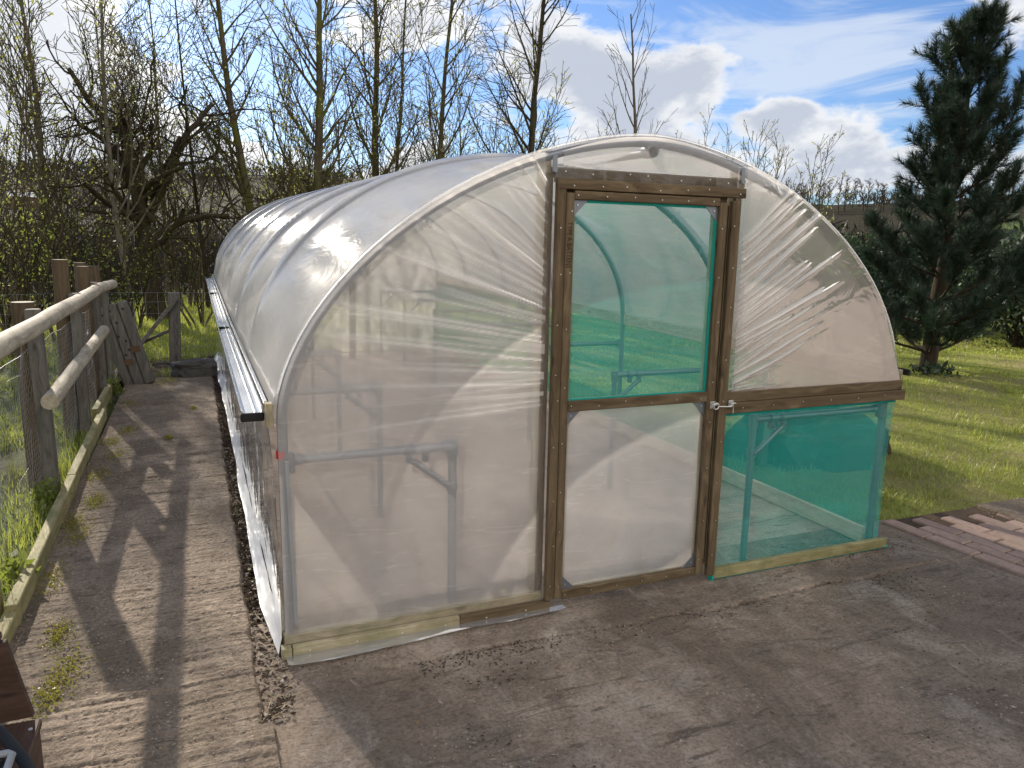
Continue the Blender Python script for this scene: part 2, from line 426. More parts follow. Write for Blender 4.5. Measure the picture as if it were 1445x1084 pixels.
# ------------------------------------------------------------------ world and sun
SUN_AZ, SUN_EL = R(-14.5), R(23.5)
def make_world():
    w = bpy.data.worlds.new('World'); scene.world = w; w.use_nodes = True
    t = w.node_tree; t.nodes.clear()
    N = lambda ty, **kw: NT.n(type('q', (), {'t': t})(), ty, **kw)
    L = t.links.new
    out = N('ShaderNodeOutputWorld'); bg = N('ShaderNodeBackground', inp={'Strength': .1}); L(bg.outputs[0], out.inputs[0])
    sky = N('ShaderNodeTexSky', sky_type='NISHITA'); sky.sun_disc = False
    sky.sun_elevation = SUN_EL; sky.sun_rotation = SUN_AZ; sky.air_density = 1.0; sky.dust_density = .6; sky.ozone_density = 2.0
    tc = N('ShaderNodeTexCoord'); sep = N('ShaderNodeSeparateXYZ'); L(tc.outputs['Generated'], sep.inputs[0])
    def mth(op, a, b=None, clamp=False):
        nd = N('ShaderNodeMath', operation=op, use_clamp=clamp)
        for k, v in enumerate((a, b)):
            if v is None: continue
            if hasattr(v, 'is_linked'): L(v, nd.inputs[k])
            else: nd.inputs[k].default_value = v
        return nd.outputs[0]
    X, Y, Z = sep.outputs
    az = mth('ARCTAN2', X, Y); el = mth('ARCSINE', Z)
    comb = N('ShaderNodeCombineXYZ'); L(az, comb.inputs[0]); L(mth('MULTIPLY', el, 1.7), comb.inputs[1])
    def nz(scale, detail, rough, off, dist=0.0, sx=1, sy=1):
        mp = N('ShaderNodeMapping'); L(comb.outputs[0], mp.inputs[0]); mp.inputs['Location'].default_value = off; mp.inputs['Scale'].default_value = (sx, sy, 1)
        nd = N('ShaderNodeTexNoise', inp={'Scale': scale, 'Detail': detail, 'Roughness': rough, 'Distortion': dist}); L(mp.outputs[0], nd.inputs['Vector'])
        return nd.outputs['Fac']
    n1 = nz(7, 9, .56, (3.1, 1.7, 0), .15)
    # cloud banks placed by compass bearing and height
    blobs = [(10,90,160,170,.46),(110,220,120,110,.34),(280,280,230,50,.26),(210,40,70,60,-.22),(340,130,110,90,-.20),(500,190,130,70,-.18),(450,250,200,30,.2),
             (400,0,120,40,.14),(630,10,110,60,.18),(770,60,60,60,.12),(690,190,110,60,.10),(880,115,75,55,.34),(965,85,40,40,.16),(1000,100,40,22,.22),(1090,160,60,26,.24),(930,190,90,40,.20),(1090,70,60,60,-.12),(1110,205,60,20,-.12),
             (1180,195,90,34,.24),(1225,230,80,22,.24),(1120,250,200,25,.2),(1210,25,150,60,-.25),(1010,10,120,30,-.12),(1240,130,100,50,-.12),(1430,0,60,40,.3),(1110,170,30,20,.15)]
    acc = None
    for px, py, rx, ry, wt in blobs:
        d = (cf + (px-722.5)/FPX*cr - (py-542)/FPX*cu).normalized()
        a0 = math.atan2(d.x, d.y); e0 = math.asin(d.z)
        da = mth('MULTIPLY', mth('SUBTRACT', az, a0), FPX/rx*.92); de = mth('MULTIPLY', mth('SUBTRACT', el, e0), FPX/ry)
        q = mth('ADD', mth('MULTIPLY', da, da), mth('MULTIPLY', de, de))
        g = mth('MULTIPLY', mth('POWER', 2.7183, mth('MULTIPLY', q, -.7)), wt)
        acc = g if acc is None else mth('ADD', acc, g)
    n1 = mth('ADD', mth('MULTIPLY', mth('SUBTRACT', n1, .5), 1.15), mth('ADD', mth('MULTIPLY', mth('SUBTRACT', nz(19, 8, .6, (2, 9, 0), .3), .5), .55), .5))
    dens = mth('ADD', n1, acc)
    def sstep(v, a, b):
        nd = N('ShaderNodeMapRange', interpolation_type='SMOOTHSTEP'); L(v, nd.inputs[0])
        nd.inputs[1].default_value = a; nd.inputs[2].default_value = b; return nd.outputs[0]
    cov = sstep(dens, .53, .70)
    core = sstep(mth('ADD', dens, mth('MULTIPLY', nz(12, 6, .6, (8, 2.03, 0)), .5)), .86, 1.14)
    # thin high streaks to the right
    ci = nz(3.2, 7, .62, (1, 5, 0), 1.2, 1.0, 3.2)
    d = (cf + (1120-722.5)/FPX*cr - (90-542)/FPX*cu).normalized()
    a0 = math.atan2(d.x, d.y); e0 = math.asin(d.z)
    da = mth('MULTIPLY', mth('SUBTRACT', az, a0), 5.5); de = mth('MULTIPLY', mth('SUBTRACT', el, e0), 13)
    ga = mth('POWER', 2.7183, mth('MULTIPLY', mth('ADD', mth('MULTIPLY', da, da), mth('MULTIPLY', de, de)), -1))
    cir = mth('MULTIPLY', sstep(mth('ADD', ci, mth('MULTIPLY', ga, .30)), .54, .82), .72)
    # brightness: towards the sun the clouds glow
    sd = N('ShaderNodeVectorMath', operation='DOT_PRODUCT'); L(tc.outputs['Generated'], sd.inputs[0])
    sd.inputs[1].default_value = (math.sin(SUN_AZ)*math.cos(SUN_EL), math.cos(SUN_AZ)*math.cos(SUN_EL), math.sin(SUN_EL))
    glow = sstep(sd.outputs['Value'], .75, 1.0)
    def mix(f, a, b):
        nd = N('ShaderNodeMix', data_type='RGBA')
        for s_, v in ((nd.inputs[0], f), (nd.inputs[6], a), (nd.inputs[7], b)):
            if hasattr(v, 'is_linked'): L(v, s_)
            elif isinstance(v, tuple): s_.default_value = (*v, 1)
            else: s_.default_value = v
        return nd.outputs[2]
    SK = N('ShaderNodeMix', data_type='RGBA', blend_type='MULTIPLY'); SK.inputs[0].default_value = 1; L(sky.outputs[0], SK.inputs[6]); SK.inputs[7].default_value = (*SKYMUL, 1)
    white = mix(glow, (5.1,5.2,5.35), (8.2,8.0,7.6)); grey = mix(glow, (3.2,3.5,4.1), (4.9,5.1,5.4))
    # bright cloud added to the unseen sky behind the camera, lifting the shade
    back = sstep(sd.outputs['Value'], .25, -.15); fill_cloud = mth('MULTIPLY', back, sstep(nz(1.6, 5, .5, (4, 4, 0)), .30, .50))
    white = mix(back, white, (8.6, 8.1, 7.4)); grey = mix(back, grey, (7, 6.8, 6.4)); cov = mth('MAXIMUM', cov, fill_cloud)
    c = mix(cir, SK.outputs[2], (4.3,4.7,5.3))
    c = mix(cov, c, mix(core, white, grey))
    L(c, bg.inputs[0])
SKYMUL = (.50, .64, .88)
EXPO = .84
make_world()
sl = bpy.data.lights.new('sun', 'SUN'); sl.energy = 5.0; sl.angle = R(.6); sl.color = (1.0, .90, .76)
so = bpy.data.objects.new('sun', sl); COL.objects.link(so)
sdv = Vector((math.sin(SUN_AZ)*math.cos(SUN_EL), math.cos(SUN_AZ)*math.cos(SUN_EL), math.sin(SUN_EL)))
so.rotation_euler = sdv.to_track_quat('Z', 'Y').to_euler(); so.location = sdv*30
scene.view_settings.view_transform = 'Standard'; scene.view_settings.look = 'None'
scene.view_settings.exposure = EXPO if 'EXPO' in globals() else 0.0; scene.view_settings.gamma = 1
scene.render.engine = 'CYCLES'
scene.cycles.transparent_max_bounces = 24; scene.cycles.max_bounces = 10; scene.cycles.use_denoising = True
scene.cycles.diffuse_bounces = 4; scene.cycles.transmission_bounces = 8
scene.cycles.sample_clamp_indirect = 6

# ------------------------------------------------------------------ ground, yard, path, lawn, hills
def terr(x, y):
    d = np.hypot(x-CAM.x, y-CAM.y)
    z = np.where(d < 30, -.09, -.09-5.0*np.clip((d-30)/45, 0, 1)**1.0)
    rise = np.clip((d-75)/270, 0, 1)
    az_ = np.arctan2(x-CAM.x, y-CAM.y)
    top = 31+4*np.sin(az_*5+1)+5*(fbm(az_*6+9, az_*0+2.0, 4, 3)-.5)
    return z+rise**1.2*top*(1-.25*np.clip((d-345)/300, 0, 1)), d
def polar(name, r0, r1, nr, na, mat, a0=0, a1=2*math.pi):
    rr = r0*(r1/r0)**np.linspace(0, 1, nr) if r0 > .5 else np.concatenate([[.0], np.geomspace(.6, r1, nr-1)])
    aa = np.linspace(a0, a1, na)
    Rr, Aa = np.meshgrid(rr, aa, indexing='ij')
    X = CAM.x+Rr*np.sin(Aa); Y = CAM.y+Rr*np.cos(Aa); Z, d = terr(X, Y)
    if r1 > 80: Z = Z+np.where(d > 90, 2.2*(fbm(X*.06, Y*.06, 4, 5)-.5), 0)
    return grid_mesh(name, X, Y, Z, mat, smooth=True, kind='structure')
polar('ground', 0, 62, 40, 96, M['field'])
polar('hills', 61, 900, 60, 200, M['hill'])

# yard slab (in front of the tunnel and under the camera)
gx, gy = np.meshgrid(np.concatenate([np.linspace(-14, -4.1, 12), np.linspace(-4, 3.86, 300)]), np.concatenate([np.linspace(-30, -7.2, 14), np.linspace(-7, -.46, 210), np.linspace(-.45, -.12, 66), np.linspace(-.10, .33, 18)]), indexing='ij')
gz = .008*(fbm(gx*2.5, gy*2.5, 4, 2)-.5)+.012*(fbm(gx*.7+.3, gy*.7, 2, 8)-.5)
# the joint between two concrete pours
jl = -.235-.02*gx+.012*np.sin(gx*2.3)+.035*(vnoise(gx*4, gx*0, 4)-.5)
gz = gz-.016*np.exp(-((gy-jl)/.009)**2)*(gx > .3)*np.clip((vnoise(gx*3, gx*0, 9)-.2)*3, 0, 1)+.008*np.clip((gy-jl)/.01, 0, 1)*np.exp(-np.clip(gy-jl, 0, 9)/.15)*(gx > .3)
grid_mesh('yard', gx, gy, gz, M['yard'], smooth=True, kind='structure')
gx, gy = np.meshgrid(np.linspace(3.80, 26, 90), np.linspace(-30, -.25, 90), indexing='ij')
grid_mesh('yard_apron', gx, gy, -.012+.008*(fbm(gx*2, gy*2, 3, 12)-.5), M['yard'], smooth=True, kind='structure')
gx, gy = np.meshgrid(np.linspace(.02, 3.42, 60), np.linspace(.33, 8.9, 100), indexing='ij')
grid_mesh('tunnel_floor', gx, gy, .004*(fbm(gx*3, gy*3, 3, 6)-.5), M['floor'], smooth=True, kind='structure')

# ribbed path
px_ = np.linspace(-1.10, -.092, 124); py_ = np.concatenate([np.linspace(-1.3, 3.2, 620), np.linspace(3.21, 7.25, 330)])
gx, gy = np.meshgrid(px_, py_, indexing='ij')
wob = gy+.05*(fbm(gx*2.2, gy*1.4, 3, 21)-.5)+.02*(vnoise(gx*7, gy*6, 23)-.5)
rib = fbm(gx*1.6, wob*30, 3, 31)
gouge = np.clip(fbm(gx*1.3+4, wob*20, 2, 41)-.60, 0, 1)*3
fine = fbm(gx*60, gy*60, 2, 51)
fade = np.clip((gy+1.25)/.55, 0, 1)
edge = np.clip((gx+.092+.02*vnoise(gy*9, gx*0, 3))/-.03, 0, 1)
worn = .35+.65*np.clip(fbm(gx*1.1+7, gy*.8, 3, 61)*2-.35, 0, 1)
ledge = .018*np.exp(-((gy-(3.42+.05*gx))/.05)**2)+.02*np.exp(-((gy-(5.5))/.06)**2)
gz = .012+fade*(.006+.021*worn*(rib-.5)-.024*gouge*worn+.008*(fine-.5)+ledge)-.05*(1-edge)*(gy > -.45)
gz = gz-.02*(1-fade)
grid_mesh('path', gx, gy, gz, M['path'], smooth=False, kind='structure')

# trench of soil between path and tunnel
gx, gy = np.meshgrid(np.linspace(-.20, .03, 26), np.linspace(-.42, 8.8, 700), indexing='ij')
gz = -.045+.07*(fbm(gx*14, gy*14, 4, 71)-.45)+.03*np.clip((gx+.03)/.06, 0, 1)
grid_mesh('soil_trench', gx, gy, gz, M['soil'], smooth=False, kind='structure')
gx, gy = np.meshgrid(np.linspace(-1.6, -.05, 60), np.linspace(7.2, 9.3, 70), indexing='ij')
grid_mesh('path_end', gx, gy, -.02+.06*(fbm(gx*5, gy*5, 4, 75)-.5), M['soil'], smooth=True, kind='structure')

# lawn on the right, rough field on the left and behind
def sheet(name, x0, x1, y0, y1, nx, ny, zf, mat):
    gx, gy = np.meshgrid(np.linspace(x0, x1, nx), np.linspace(y0, y1, ny), indexing='ij')
    return grid_mesh(name, gx, gy, zf(gx, gy), mat, smooth=True, kind='structure')
def lawn_z(x, y):
    e = np.minimum(np.clip((x-3.55)/.35, 0, 1), np.clip((y-(.28+.10*np.sin(x*3)+.1*(vnoise(x*2.5, y*0, 5)-.5)+.05*np.clip(x-5, 0, 9)))/.3, 0, 1))
    return -.06+.075*e+.05*(fbm(x*.8, y*.8, 3, 81)-.5)*e+.03*(fbm(x*4, y*4, 3, 82)-.5)
sheet('lawn', 3.5, 27, .1, 27, 200, 220, lawn_z, M['lawn'])
def field_z(x, y): return -.07+.10*(fbm(x*1.2, y*1.2, 4, 85)-.5)+.03*np.clip((-1.2-x)/1.0, 0, 1)
sheet('field', -24, -1.13, -1.5, 27, 160, 180, field_z, M['field'])
sheet('meadow', -1.6, 3.6, 8.9, 27, 60, 120, lambda x, y: -.05+.06*(fbm(x*1.2, y*1.2, 4, 86)-.5), M['lawn'])

# brick path
gx, gy = np.meshgrid(np.linspace(3.70, 5.4, 50), np.linspace(-3, .30, 80), indexing='ij')
grid_mesh('paver_bed', gx, gy, -.001+.012*(fbm(gx*6, gy*6, 3, 14)-.5), M['soil'], smooth=True, kind='structure')
mb = MB()
for i in range(13):
    off = (i % 2)*.15
    for j in range(10):
        yy = .14-off-j*.300-.02*i; x = 3.79+i*.108+(.14-yy)*.06
        if yy < -2.6: continue
        mb.box((x+.05, yy, -.013+rng.uniform(-.003,.003)+.012*vnoise(np.array(x*2), np.array(yy*2), 3)), (.100+rng.uniform(-.003,.002), .292+rng.uniform(-.005,.003), .05), Matrix.Rotation(R(3.5)+rng.uniform(-.01,.01), 3, 'Z') @ Matrix.Rotation(rng.uniform(-.012,.012), 3, 'X'), .007)
o = mb.build('brick_path', M['brick']); tag(o, kind='structure')
mb = MB(); mb.box((5.75, -.25, -.01), (2.2, .95, .08), Matrix.Rotation(R(-3), 3, 'Z'), .012)
o = mb.build('concrete_slab', M['path'], None, (5.75, -.25, -.05)); tag(o, kind='structure')

# ------------------------------------------------------------------ the polytunnel
TW, ZR, TH, NH, TL = 3.405, 1.03, 2.238, 1.75, 8.82
HS = TL/6
def sec(y):            # cross-section exponent and height: the first hoop sits lower than the rest
    q = min(1, max(0, y/HS)); q = q*q*(3-2*q)
    return 1.75+.30*q, TH+.07*q
def arch(t, y=0.0):     # t 0..pi -> (x, z)
    c, s = math.cos(t), math.sin(t); nh, h = sec(y)
    return TW/2-TW/2*math.copysign(abs(c)**(2/nh), c), ZR+(h-ZR)*abs(s)**(2/nh)
def arch_x(z, right=False):
    if z <= ZR: x = 0
    else:
        s = min(1, ((z-ZR)/(TH-ZR))**NH); x = TW/2-TW/2*max(0, 1-s)**(1/NH)
    return TW-x if right else x
def arch_z(x):
    u = abs((x-TW/2)/(TW/2)); return ZR+(TH-ZR)*max(0, 1-u**NH)**(1/NH)**(1/NH)
T = thing('polytunnel', (TW/2, 0, 0), 'large arched polytunnel of clear polythene with green netting and a brown timber framed door', 'polytunnel')

NA = 48
ts = [math.pi*i/NA for i in range(NA+1)]
def hoop_pts(d=0.0, yh=0.0):
    P = [(d, 0.0), (d, .5), (d, ZR-.02)]+[arch(t, yh) for t in ts[1:-1]]+[(TW-d, ZR-.02), (TW-d, .5), (TW-d, 0.0)]
    q = []
    for x, z in P:
        if z > ZR:
            dx, dz = x-TW/2, z-ZR; l = math.hypot(dx, dz); x -= dx/l*d; z -= dz/l*d
        q.append((x, z))
    return q
for k in range(7):
    mb = MB(); y = .03+k*(TL-.06)/6
    mb.tube([(x, y, z) for x, z in hoop_pts(.026, y-.03)], .021, 10)
    h = mb.build('hoop', M['galv'], T)
    # clamps holding the ridge and the crop bars
    def clampof(fn):
        cl = MB(); fn(cl); cl.build('clamp', M['galv'], h)
    clampof(lambda c_: c_.tube([(TW/2, y-.03, sec(y-.03)[1]-.062), (TW/2, y+.03, sec(y-.03)[1]-.062)], .034, 10))
    for sx in (.045, TW-.045): clampof(lambda c_: c_.tube([(sx, y, .80), (sx, y, .88)], .028, 10))
    for tt in (.62, .84, 2.3, 2.52):
        x, z = arch(tt, y-.03)
        clampof(lambda c_: (c_.tube([(x, y-.022, z-.03), (x, y+.022, z-.03)], .012, 6), c_.box((x, y-.02, z-.055), (.012, .012, .05))))
mb = MB(); mb.tube([(TW/2, yq, sec(yq)[1]-.07) for yq in (.02, .3, .6, .9, 1.2, 1.47, 3, 5, 7, TL-.02)], .021, 12)
rp = mb.build('ridge_pole', M['galv'], T)
mb = MB(); mb.tube([(TW/2, -.004, TH-.07), (TW/2, .028, TH-.07)], .0235, 12); mb.build('end_cap', M['black'], rp)

# crop frames: a leg, a bar from the hoop and a brace with clamps
for k in range(7):
    y = .045+k*(TL-.09)/6
    for sd in (0, 1):
        X = (lambda v: v) if sd == 0 else (lambda v: TW-v)
        mb = MB()
        xp = .757 if sd == 0 else .955
        mb.tube([(X(.05), y, .845), (X(xp-.02), y, .845)], .019, 10)
        mb.tube([(X(xp), y, 0.0), (X(xp), y, .86)], .019, 10)
        mb.tube([(X(xp-.045), y, .845), (X(xp+.012), y, .845)], .026, 10)
        mb.tube([(X(xp), y, .80), (X(xp), y, .872)], .026, 10)
        f = mb.build('crop_frame', M['galv'], T)
        mb = MB()
        mb.tube([(X(xp-.20), y-.012, .80), (X(xp-.17), y-.014, .785), (X(xp-.04), y-.014, .68), (X(xp-.012), y-.01, .655)], [.010,.015,.015,.010], 8)
        mb.build('brace', M['galv'], f)
        for xx in (xp-.20, xp-.125):
            mb = MB(); mb.tube([(X(xx-.02), y, .845), (X(xx+.02), y, .845)], .025, 8); mb.box((X(xx), y, .81), (.022, .03, .05)); mb.tube([(X(xx), y-.03, .80), (X(xx), y+.03, .80)], .006, 6)
            mb.build('clamp', M['galv'], f)
        mb = MB(); mb.tube([(X(xp), y, .635), (X(xp), y, .68)], .024, 8); mb.tube([(X(xp), y-.04, .655), (X(xp), y+.03, .655)], .006, 6)
        mb.build('clamp', M['galv'], f)
        mb = MB(); mb.tube([(X(.045), y, .845), (X(.10), y, .845)], [.028, .022], 10); mb.build('socket', M['galv'], f)
# roof cover
yy = np.concatenate([np.linspace(k*HS, (k+1)*HS, 33)[:-1] for k in range(6)]+[[TL]])
cols = [[(-.035, 1.035), (-.012, 1.07)]+[arch(math.pi*i/90, yq) for i in range(4, 87)]+[(TW+.03, 1.06), (TW+.055, 1.0)] for yq in yy]
PX = np.array([[p[0] for p in c_] for c_ in cols]).T; PZ = np.array([[p[1] for p in c_] for c_ in cols]).T; prof = cols[0]
YY = yy[None]+0*PX
ph = (yy/HS) % 1.0
sag = ((4*ph*(1-ph))**.62)[None]
tt = np.linspace(0, 1, len(prof))[:, None]
env = np.clip(np.sin(np.pi*np.clip(tt, 0, 1))*2.2, 0, 1)
nb = (fbm(tt*5+3, YY*1.1, 3, 91)-.5)
amt = (-.10*sag + .05*nb*sag**.5)*env+.012*env*np.minimum(1, 1)*0
cx_, cz_ = TW/2, .9
dxn, dzn = PX-cx_, PZ-cz_; ln = np.hypot(dxn, dzn)
PX = PX+dxn/ln*amt; PZ = PZ+dzn/ln*amt
YY = YY.copy(); YY[:, 0] -= .008
o = grid_mesh('roof_cover', PX, YY, PZ, M['film_roof'], parent=T, smooth=True)
G = np.zeros_like(PX); G[:, 0] = -.5; G[:, 1] = -.12
at = o.data.attributes.new('gather', 'FLOAT', 'POINT'); at.data.foreach_set('value', G.ravel().astype(np.float32))
# rolled cover edge along the front hoop
mb = MB(); mb.tube([(x, -.004, z) for x, z in hoop_pts(-.004) if z > .99], .006, 6); mb.build('cover_edge', M['film_edge'], T)
# clear side curtain on the left
yy = np.linspace(.0, TL, 260); zz = np.linspace(.03, 1.06, 40)
gy, gz = np.meshgrid(yy, zz, indexing='ij')
gx = -.010-.012*(fbm(gy*1.4, gz*2.2, 3, 95)-.5)-.022*np.clip((gz-.5)/.5, 0, 1)**2
grid_mesh('side_curtain', gx, gy, gz, M['film_clear'], parent=T, smooth=True)
# white ground skirt on the left
s_ = np.linspace(0, 1, 14); yy = np.linspace(.01, TL, 700)
gy, gs = np.meshgrid(yy, s_, indexing='ij')
wv = .020*(fbm(gy*3.0, gs*1.5, 3, 97)-.5)
tpr = np.clip(gy/.7+.3, 0, 1)
gx = -.050*tpr-.006+gs*(.046*tpr)+.03*(vnoise(gy*1.6, gs*0, 98)-.5)*(1-gs)+wv*.4
gz = .012+.075*gs**1.3+.03*(fbm(gy*9, gs*3, 3, 99)-.5)
grid_mesh('ground_skirt', gx, gy, gz, M['sheet'], parent=T, smooth=True)
# right side: shade net, timber rail and base board; left base board
yy = np.linspace(.0, TL, 160); zz = np.linspace(.02, 1.02, 30)
gy, gz = np.meshgrid(yy, zz, indexing='ij')
gx = TW+.012+.035*np.clip((gz-.55)/.45, 0, 1)**2+.01*(fbm(gy*2, gz*2, 2, 101)-.5)
grid_mesh('side_net', gx, gy, gz, M['net'], parent=T, smooth=True)
def part(name, mat, fn, parent=None):
    mb = MB(); fn(mb); return mb.build(name, mat, parent or T)
part('side_board', M['pale_y'], lambda b: b.box((TW+.065, TL/2, 1.03), (.03, TL-.02, .085), None, .004))
part('side_board', M['fresh_y'], lambda b: b.box((TW-.016, TL/2+.03, 1.035), (.030, TL-.1, .095), None, .004))
for j in range(3):
    part('base_board', M['fresh_y'], lambda b: b.box((TW-.03, .08+j*2.9+1.43, .058), (.032, 2.88, .10), None, .004))
    part('base_board', M['pale_y'], lambda b: b.box((.012, .06+j*2.9+1.43, .05), (.032, 2.88, .09), None, .004))
# left aluminium side rail, three lengths with black ends
for j, (a, b_) in enumerate(((.06, 3.1), (3.12, 6.1), (6.12, 8.6))):
    def f(mb):
        x0 = -.045
        mb.box((x0-.04, (a+b_)/2, 1.035), (.075, b_-a, .006), Matrix.Rotation(R(-8), 3, 'Y'), .001)
        mb.box((x0-.078, (a+b_)/2, 1.045), (.006, b_-a, .032), None, .001)
        mb.box((x0-.001, (a+b_)/2, 1.048), (.006, b_-a, .055), None, .001)
        mb.box((x0-.026, (a+b_)/2, 1.046), (.005, b_-a, .018), None, .001)
        mb.box((x0+.014, (a+b_)/2, 1.088), (.012, b_-a, .016), None, .001)
    o = part('side_rail', M['alu'], f)
    part('end_cap', M['black'], lambda mb: mb.box((-.084, a-.006, 1.035), (.092, .02, .035), None, .006), o)
    def clips(mb):
        n_ = int((b_-a-.05)/.03); vs = []
        for i in range(n_+1):
            yq = a+.025+i*(b_-a-.05)/n_; zt = 1.094 if i % 2 else 1.078
            vs += [Vector((-.034, yq, 1.070)), Vector((-.034, yq, zt)), Vector((-.018, yq, zt)), Vector((-.018, yq, 1.070))]
        fs = [tuple(4*i+q for q in (k, k+4, (k+1) % 4+4, (k+1) % 4)) for i in range(n_) for k in range(4)]
        mb.add(vs, fs)
    o2 = part('clip_strip', M['black'], clips, o)
part('side_rail', M['black'], lambda mb: mb.box((TW+.088, TL/2, 1.06), (.02, TL+.05, .035), None, .004))
part('corner_block', M['pale_z'], lambda mb: mb.box((-.022, .03, 1.045), (.028, .05, .10), None, .003))
part('red_tape', M['red'], lambda mb: mb.tube([(.021, .03, .862), (.021, .03, .892)], .0235, 12))
part('trim_strip', M['greyplastic'], lambda mb: mb.box((.042, -.014, .50), (.018, .01, .72), Matrix.Rotation(R(-1.3), 3, 'Y'), .003))

# ---- end cover with its radiating gathers
def folds_left():
    F = []
    r2 = random.Random(11)
    for i in range(30):
        z0 = 1.02+.62*(i/29)+r2.uniform(-.012, .012)
        ang = -4+ 36*max(0,(z0-1.02)/.62)**1.25+r2.uniform(-3, 3)
        F.append((1.16, z0, 180-ang, r2.uniform(.45, 1.15), r2.uniform(.4, 1.0)**1.5*1.25))
    for i in range(9):
        z0 = 1.62+.40*(i/8)+r2.uniform(-.02, .02)
        F.append((1.16, z0, 180-(32+26*i/8+r2.uniform(-5, 5)), r2.uniform(.3, .8), r2.uniform(.3, .9)))
    return F
def folds_right():
    F = []; r2 = random.Random(12)
    for i in range(34):
        z0 = 1.05+.72*(i/33)+r2.uniform(-.012, .012)
        F.append((2.235, z0, 22+18*(i/33)+r2.uniform(-5, 5), r2.uniform(.3, .95), r2.uniform(.35, 1.0)))
    for i in range(7):
        F.append((2.235, 1.01+i*.012, -2+4*i+r2.uniform(-2, 2), r2.uniform(.15, .4), r2.uniform(.3, .6)))
    return F
def end_panel(name, xa, xb, nz, nx, z0, folds, ztop, sgn):
    zs = np.linspace(z0, ztop, nz)
    XA = np.array([xa(z) for z in zs]); XB = np.array([xb(z) for z in zs])
    u = np.linspace(0, 1, nx)
    X = XA[:, None]+(XB-XA)[:, None]*u[None]; Z = zs[:, None]+0*X
    D = np.zeros_like(X); G = np.zeros_like(X)
    for fx, fz, ang, ln, am in folds:
        a = R(ang); dx, dz = math.cos(a), math.sin(a)
        s = (X-fx)*dx+(Z-fz)*dz; p = -(X-fx)*dz+(Z-fz)*dx
        p = p+.007*np.sin(s*3+fz*20)*s
        w = .0032+.0075*np.clip(s, 0, 1)
        e = np.clip(1-s/ln, 0, 1)**.8*np.clip(s/.04+.6, 0, 1)*(s > -.03)
        D += am*.012*np.exp(-np.abs(p/w)**1.3)*e
        wg = w*(.35+.5*am)
        G += am*(1.15*np.exp(-np.abs(p/wg)**1.2)+.16*np.exp(-((p-2.2*wg)/(2.2*wg))**2))*e**1.1
    D += .006*(fbm(X*2.2, Z*2.2, 3, 111)-.5)
    e0 = np.minimum(np.clip(u[None]/.05, 0, 1), np.clip((1-u[None])/.03, .25, 1))
    D = D*e0; G = np.clip(G*e0, 0, 1)
    cont = (Z < .10) | ((X > 1.155) & (X < 1.3)) if sgn > 0 else (Z < 1.018) | (X < 2.24)
    G = G*(1-.6*cont)-.34*cont
    o = grid_mesh(name, X, -.014-D, Z, M['film_end'], parent=T, smooth=True)
    at = o.data.attributes.new('gather', 'FLOAT', 'POINT'); at.data.foreach_set('value', G.ravel().astype(np.float32))
    return o
end_panel('end_cover', lambda z: arch_x(z)+.004, lambda z: 1.214, 330, 232, .055, folds_left(), arch_z(1.20)-.004, 1)
end_panel('end_cover', lambda z: 2.182, lambda z: min(arch_x(z, True)-.004, 9) if z > 1.45 else TW+.05-(.05+TW-(arch_x(1.45, True)-.004))*((z-.98)/.47), 240, 210, .98, folds_right(), arch_z(2.20)-.004, -1)
def top_panel():
    zs = np.linspace(0, 1, 26); xs = np.linspace(1.2, 2.2, 90)
    X, S = np.meshgrid(xs, zs, indexing='ij')
    ztop = np.array([arch_z(x)-.004 for x in xs])[:, None]
    Z = 2.0+(ztop-2.0)*S
    D = .01*(fbm(X*3, Z*3, 3, 115)-.5)
    for k, xx in enumerate((1.29, 1.36, 1.44, 1.52, 1.66, 1.78, 1.86, 1.99, 2.06, 2.12)):
        D += .008*np.exp(-np.abs((X-xx-.12*(Z-2.0)*(1 if k % 2 else -.6))/.006)**1.3)*np.clip(1-(Z-2.0)/(.06+.05*(k % 3)), 0, 1)
    o = grid_mesh('end_cover', X, -.012-D, Z, M['film_end'], parent=T, smooth=True)
    G = -.34*((X < 1.235) | (X > 2.19) | (Z < 2.078))+0.0
    at = o.data.attributes.new('gather', 'FLOAT', 'POINT'); at.data.foreach_set('value', G.ravel().astype(np.float32))
top_panel()
# overlapping flat pleats lying on the end cover by the door post
def pleat(p, q, r_):
    mb = MB(); mb.add([Vector((x, -.030, z)) for x, z in (p, q, r_)], [(0, 1, 2)]); mb.build('cover_pleat', M['film_end'], T)
pleat((.60, 1.365), (1.165, 1.30), (1.165, 1.255)); pleat((.80, 1.165), (1.165, 1.175), (1.165, 1.14))
pleat((.86, 1.50), (1.165, 1.43), (1.165, 1.405)); pleat((.95, 1.66), (1.165, 1.55), (1.165, 1.53)); pleat((.7, 1.08), (1.165, 1.085), (1.165, 1.065))
pleat((2.235, 1.12), (2.235, 1.14), (2.60, 1.36)); pleat((2.235, 1.35), (2.235, 1.375), (2.7, 1.62))
# rear end: cover and a framed doorway
zs = np.linspace(.03, TH+.065, 60); u = np.linspace(0, 1, 40)
XA = np.array([.004+(0 if z < ZR else TW/2-TW/2*max(0, 1-min(1, ((z-ZR)/(TH+.07-ZR)))**2.05)**(1/2.05)) for z in zs]); X = XA[:, None]+(TW-2*XA)[:, None]*u[None]; Z = zs[:, None]+0*X
grid_mesh('rear_cover', X, TL+.01+.02*(fbm(X*2, Z*2, 3, 117)-.5), Z, M['film_end'], parent=T, smooth=True)
for x in (1.17, 2.23): part('door_post', M['pale_z'], lambda b: b.box((x, TL-.06, 1.05), (.065, .06, 2.08), None, .004))
part('door_header', M['pale_x'], lambda b: b.box((1.7, TL-.06, 2.0), (.99, .05, .07), None, .004))

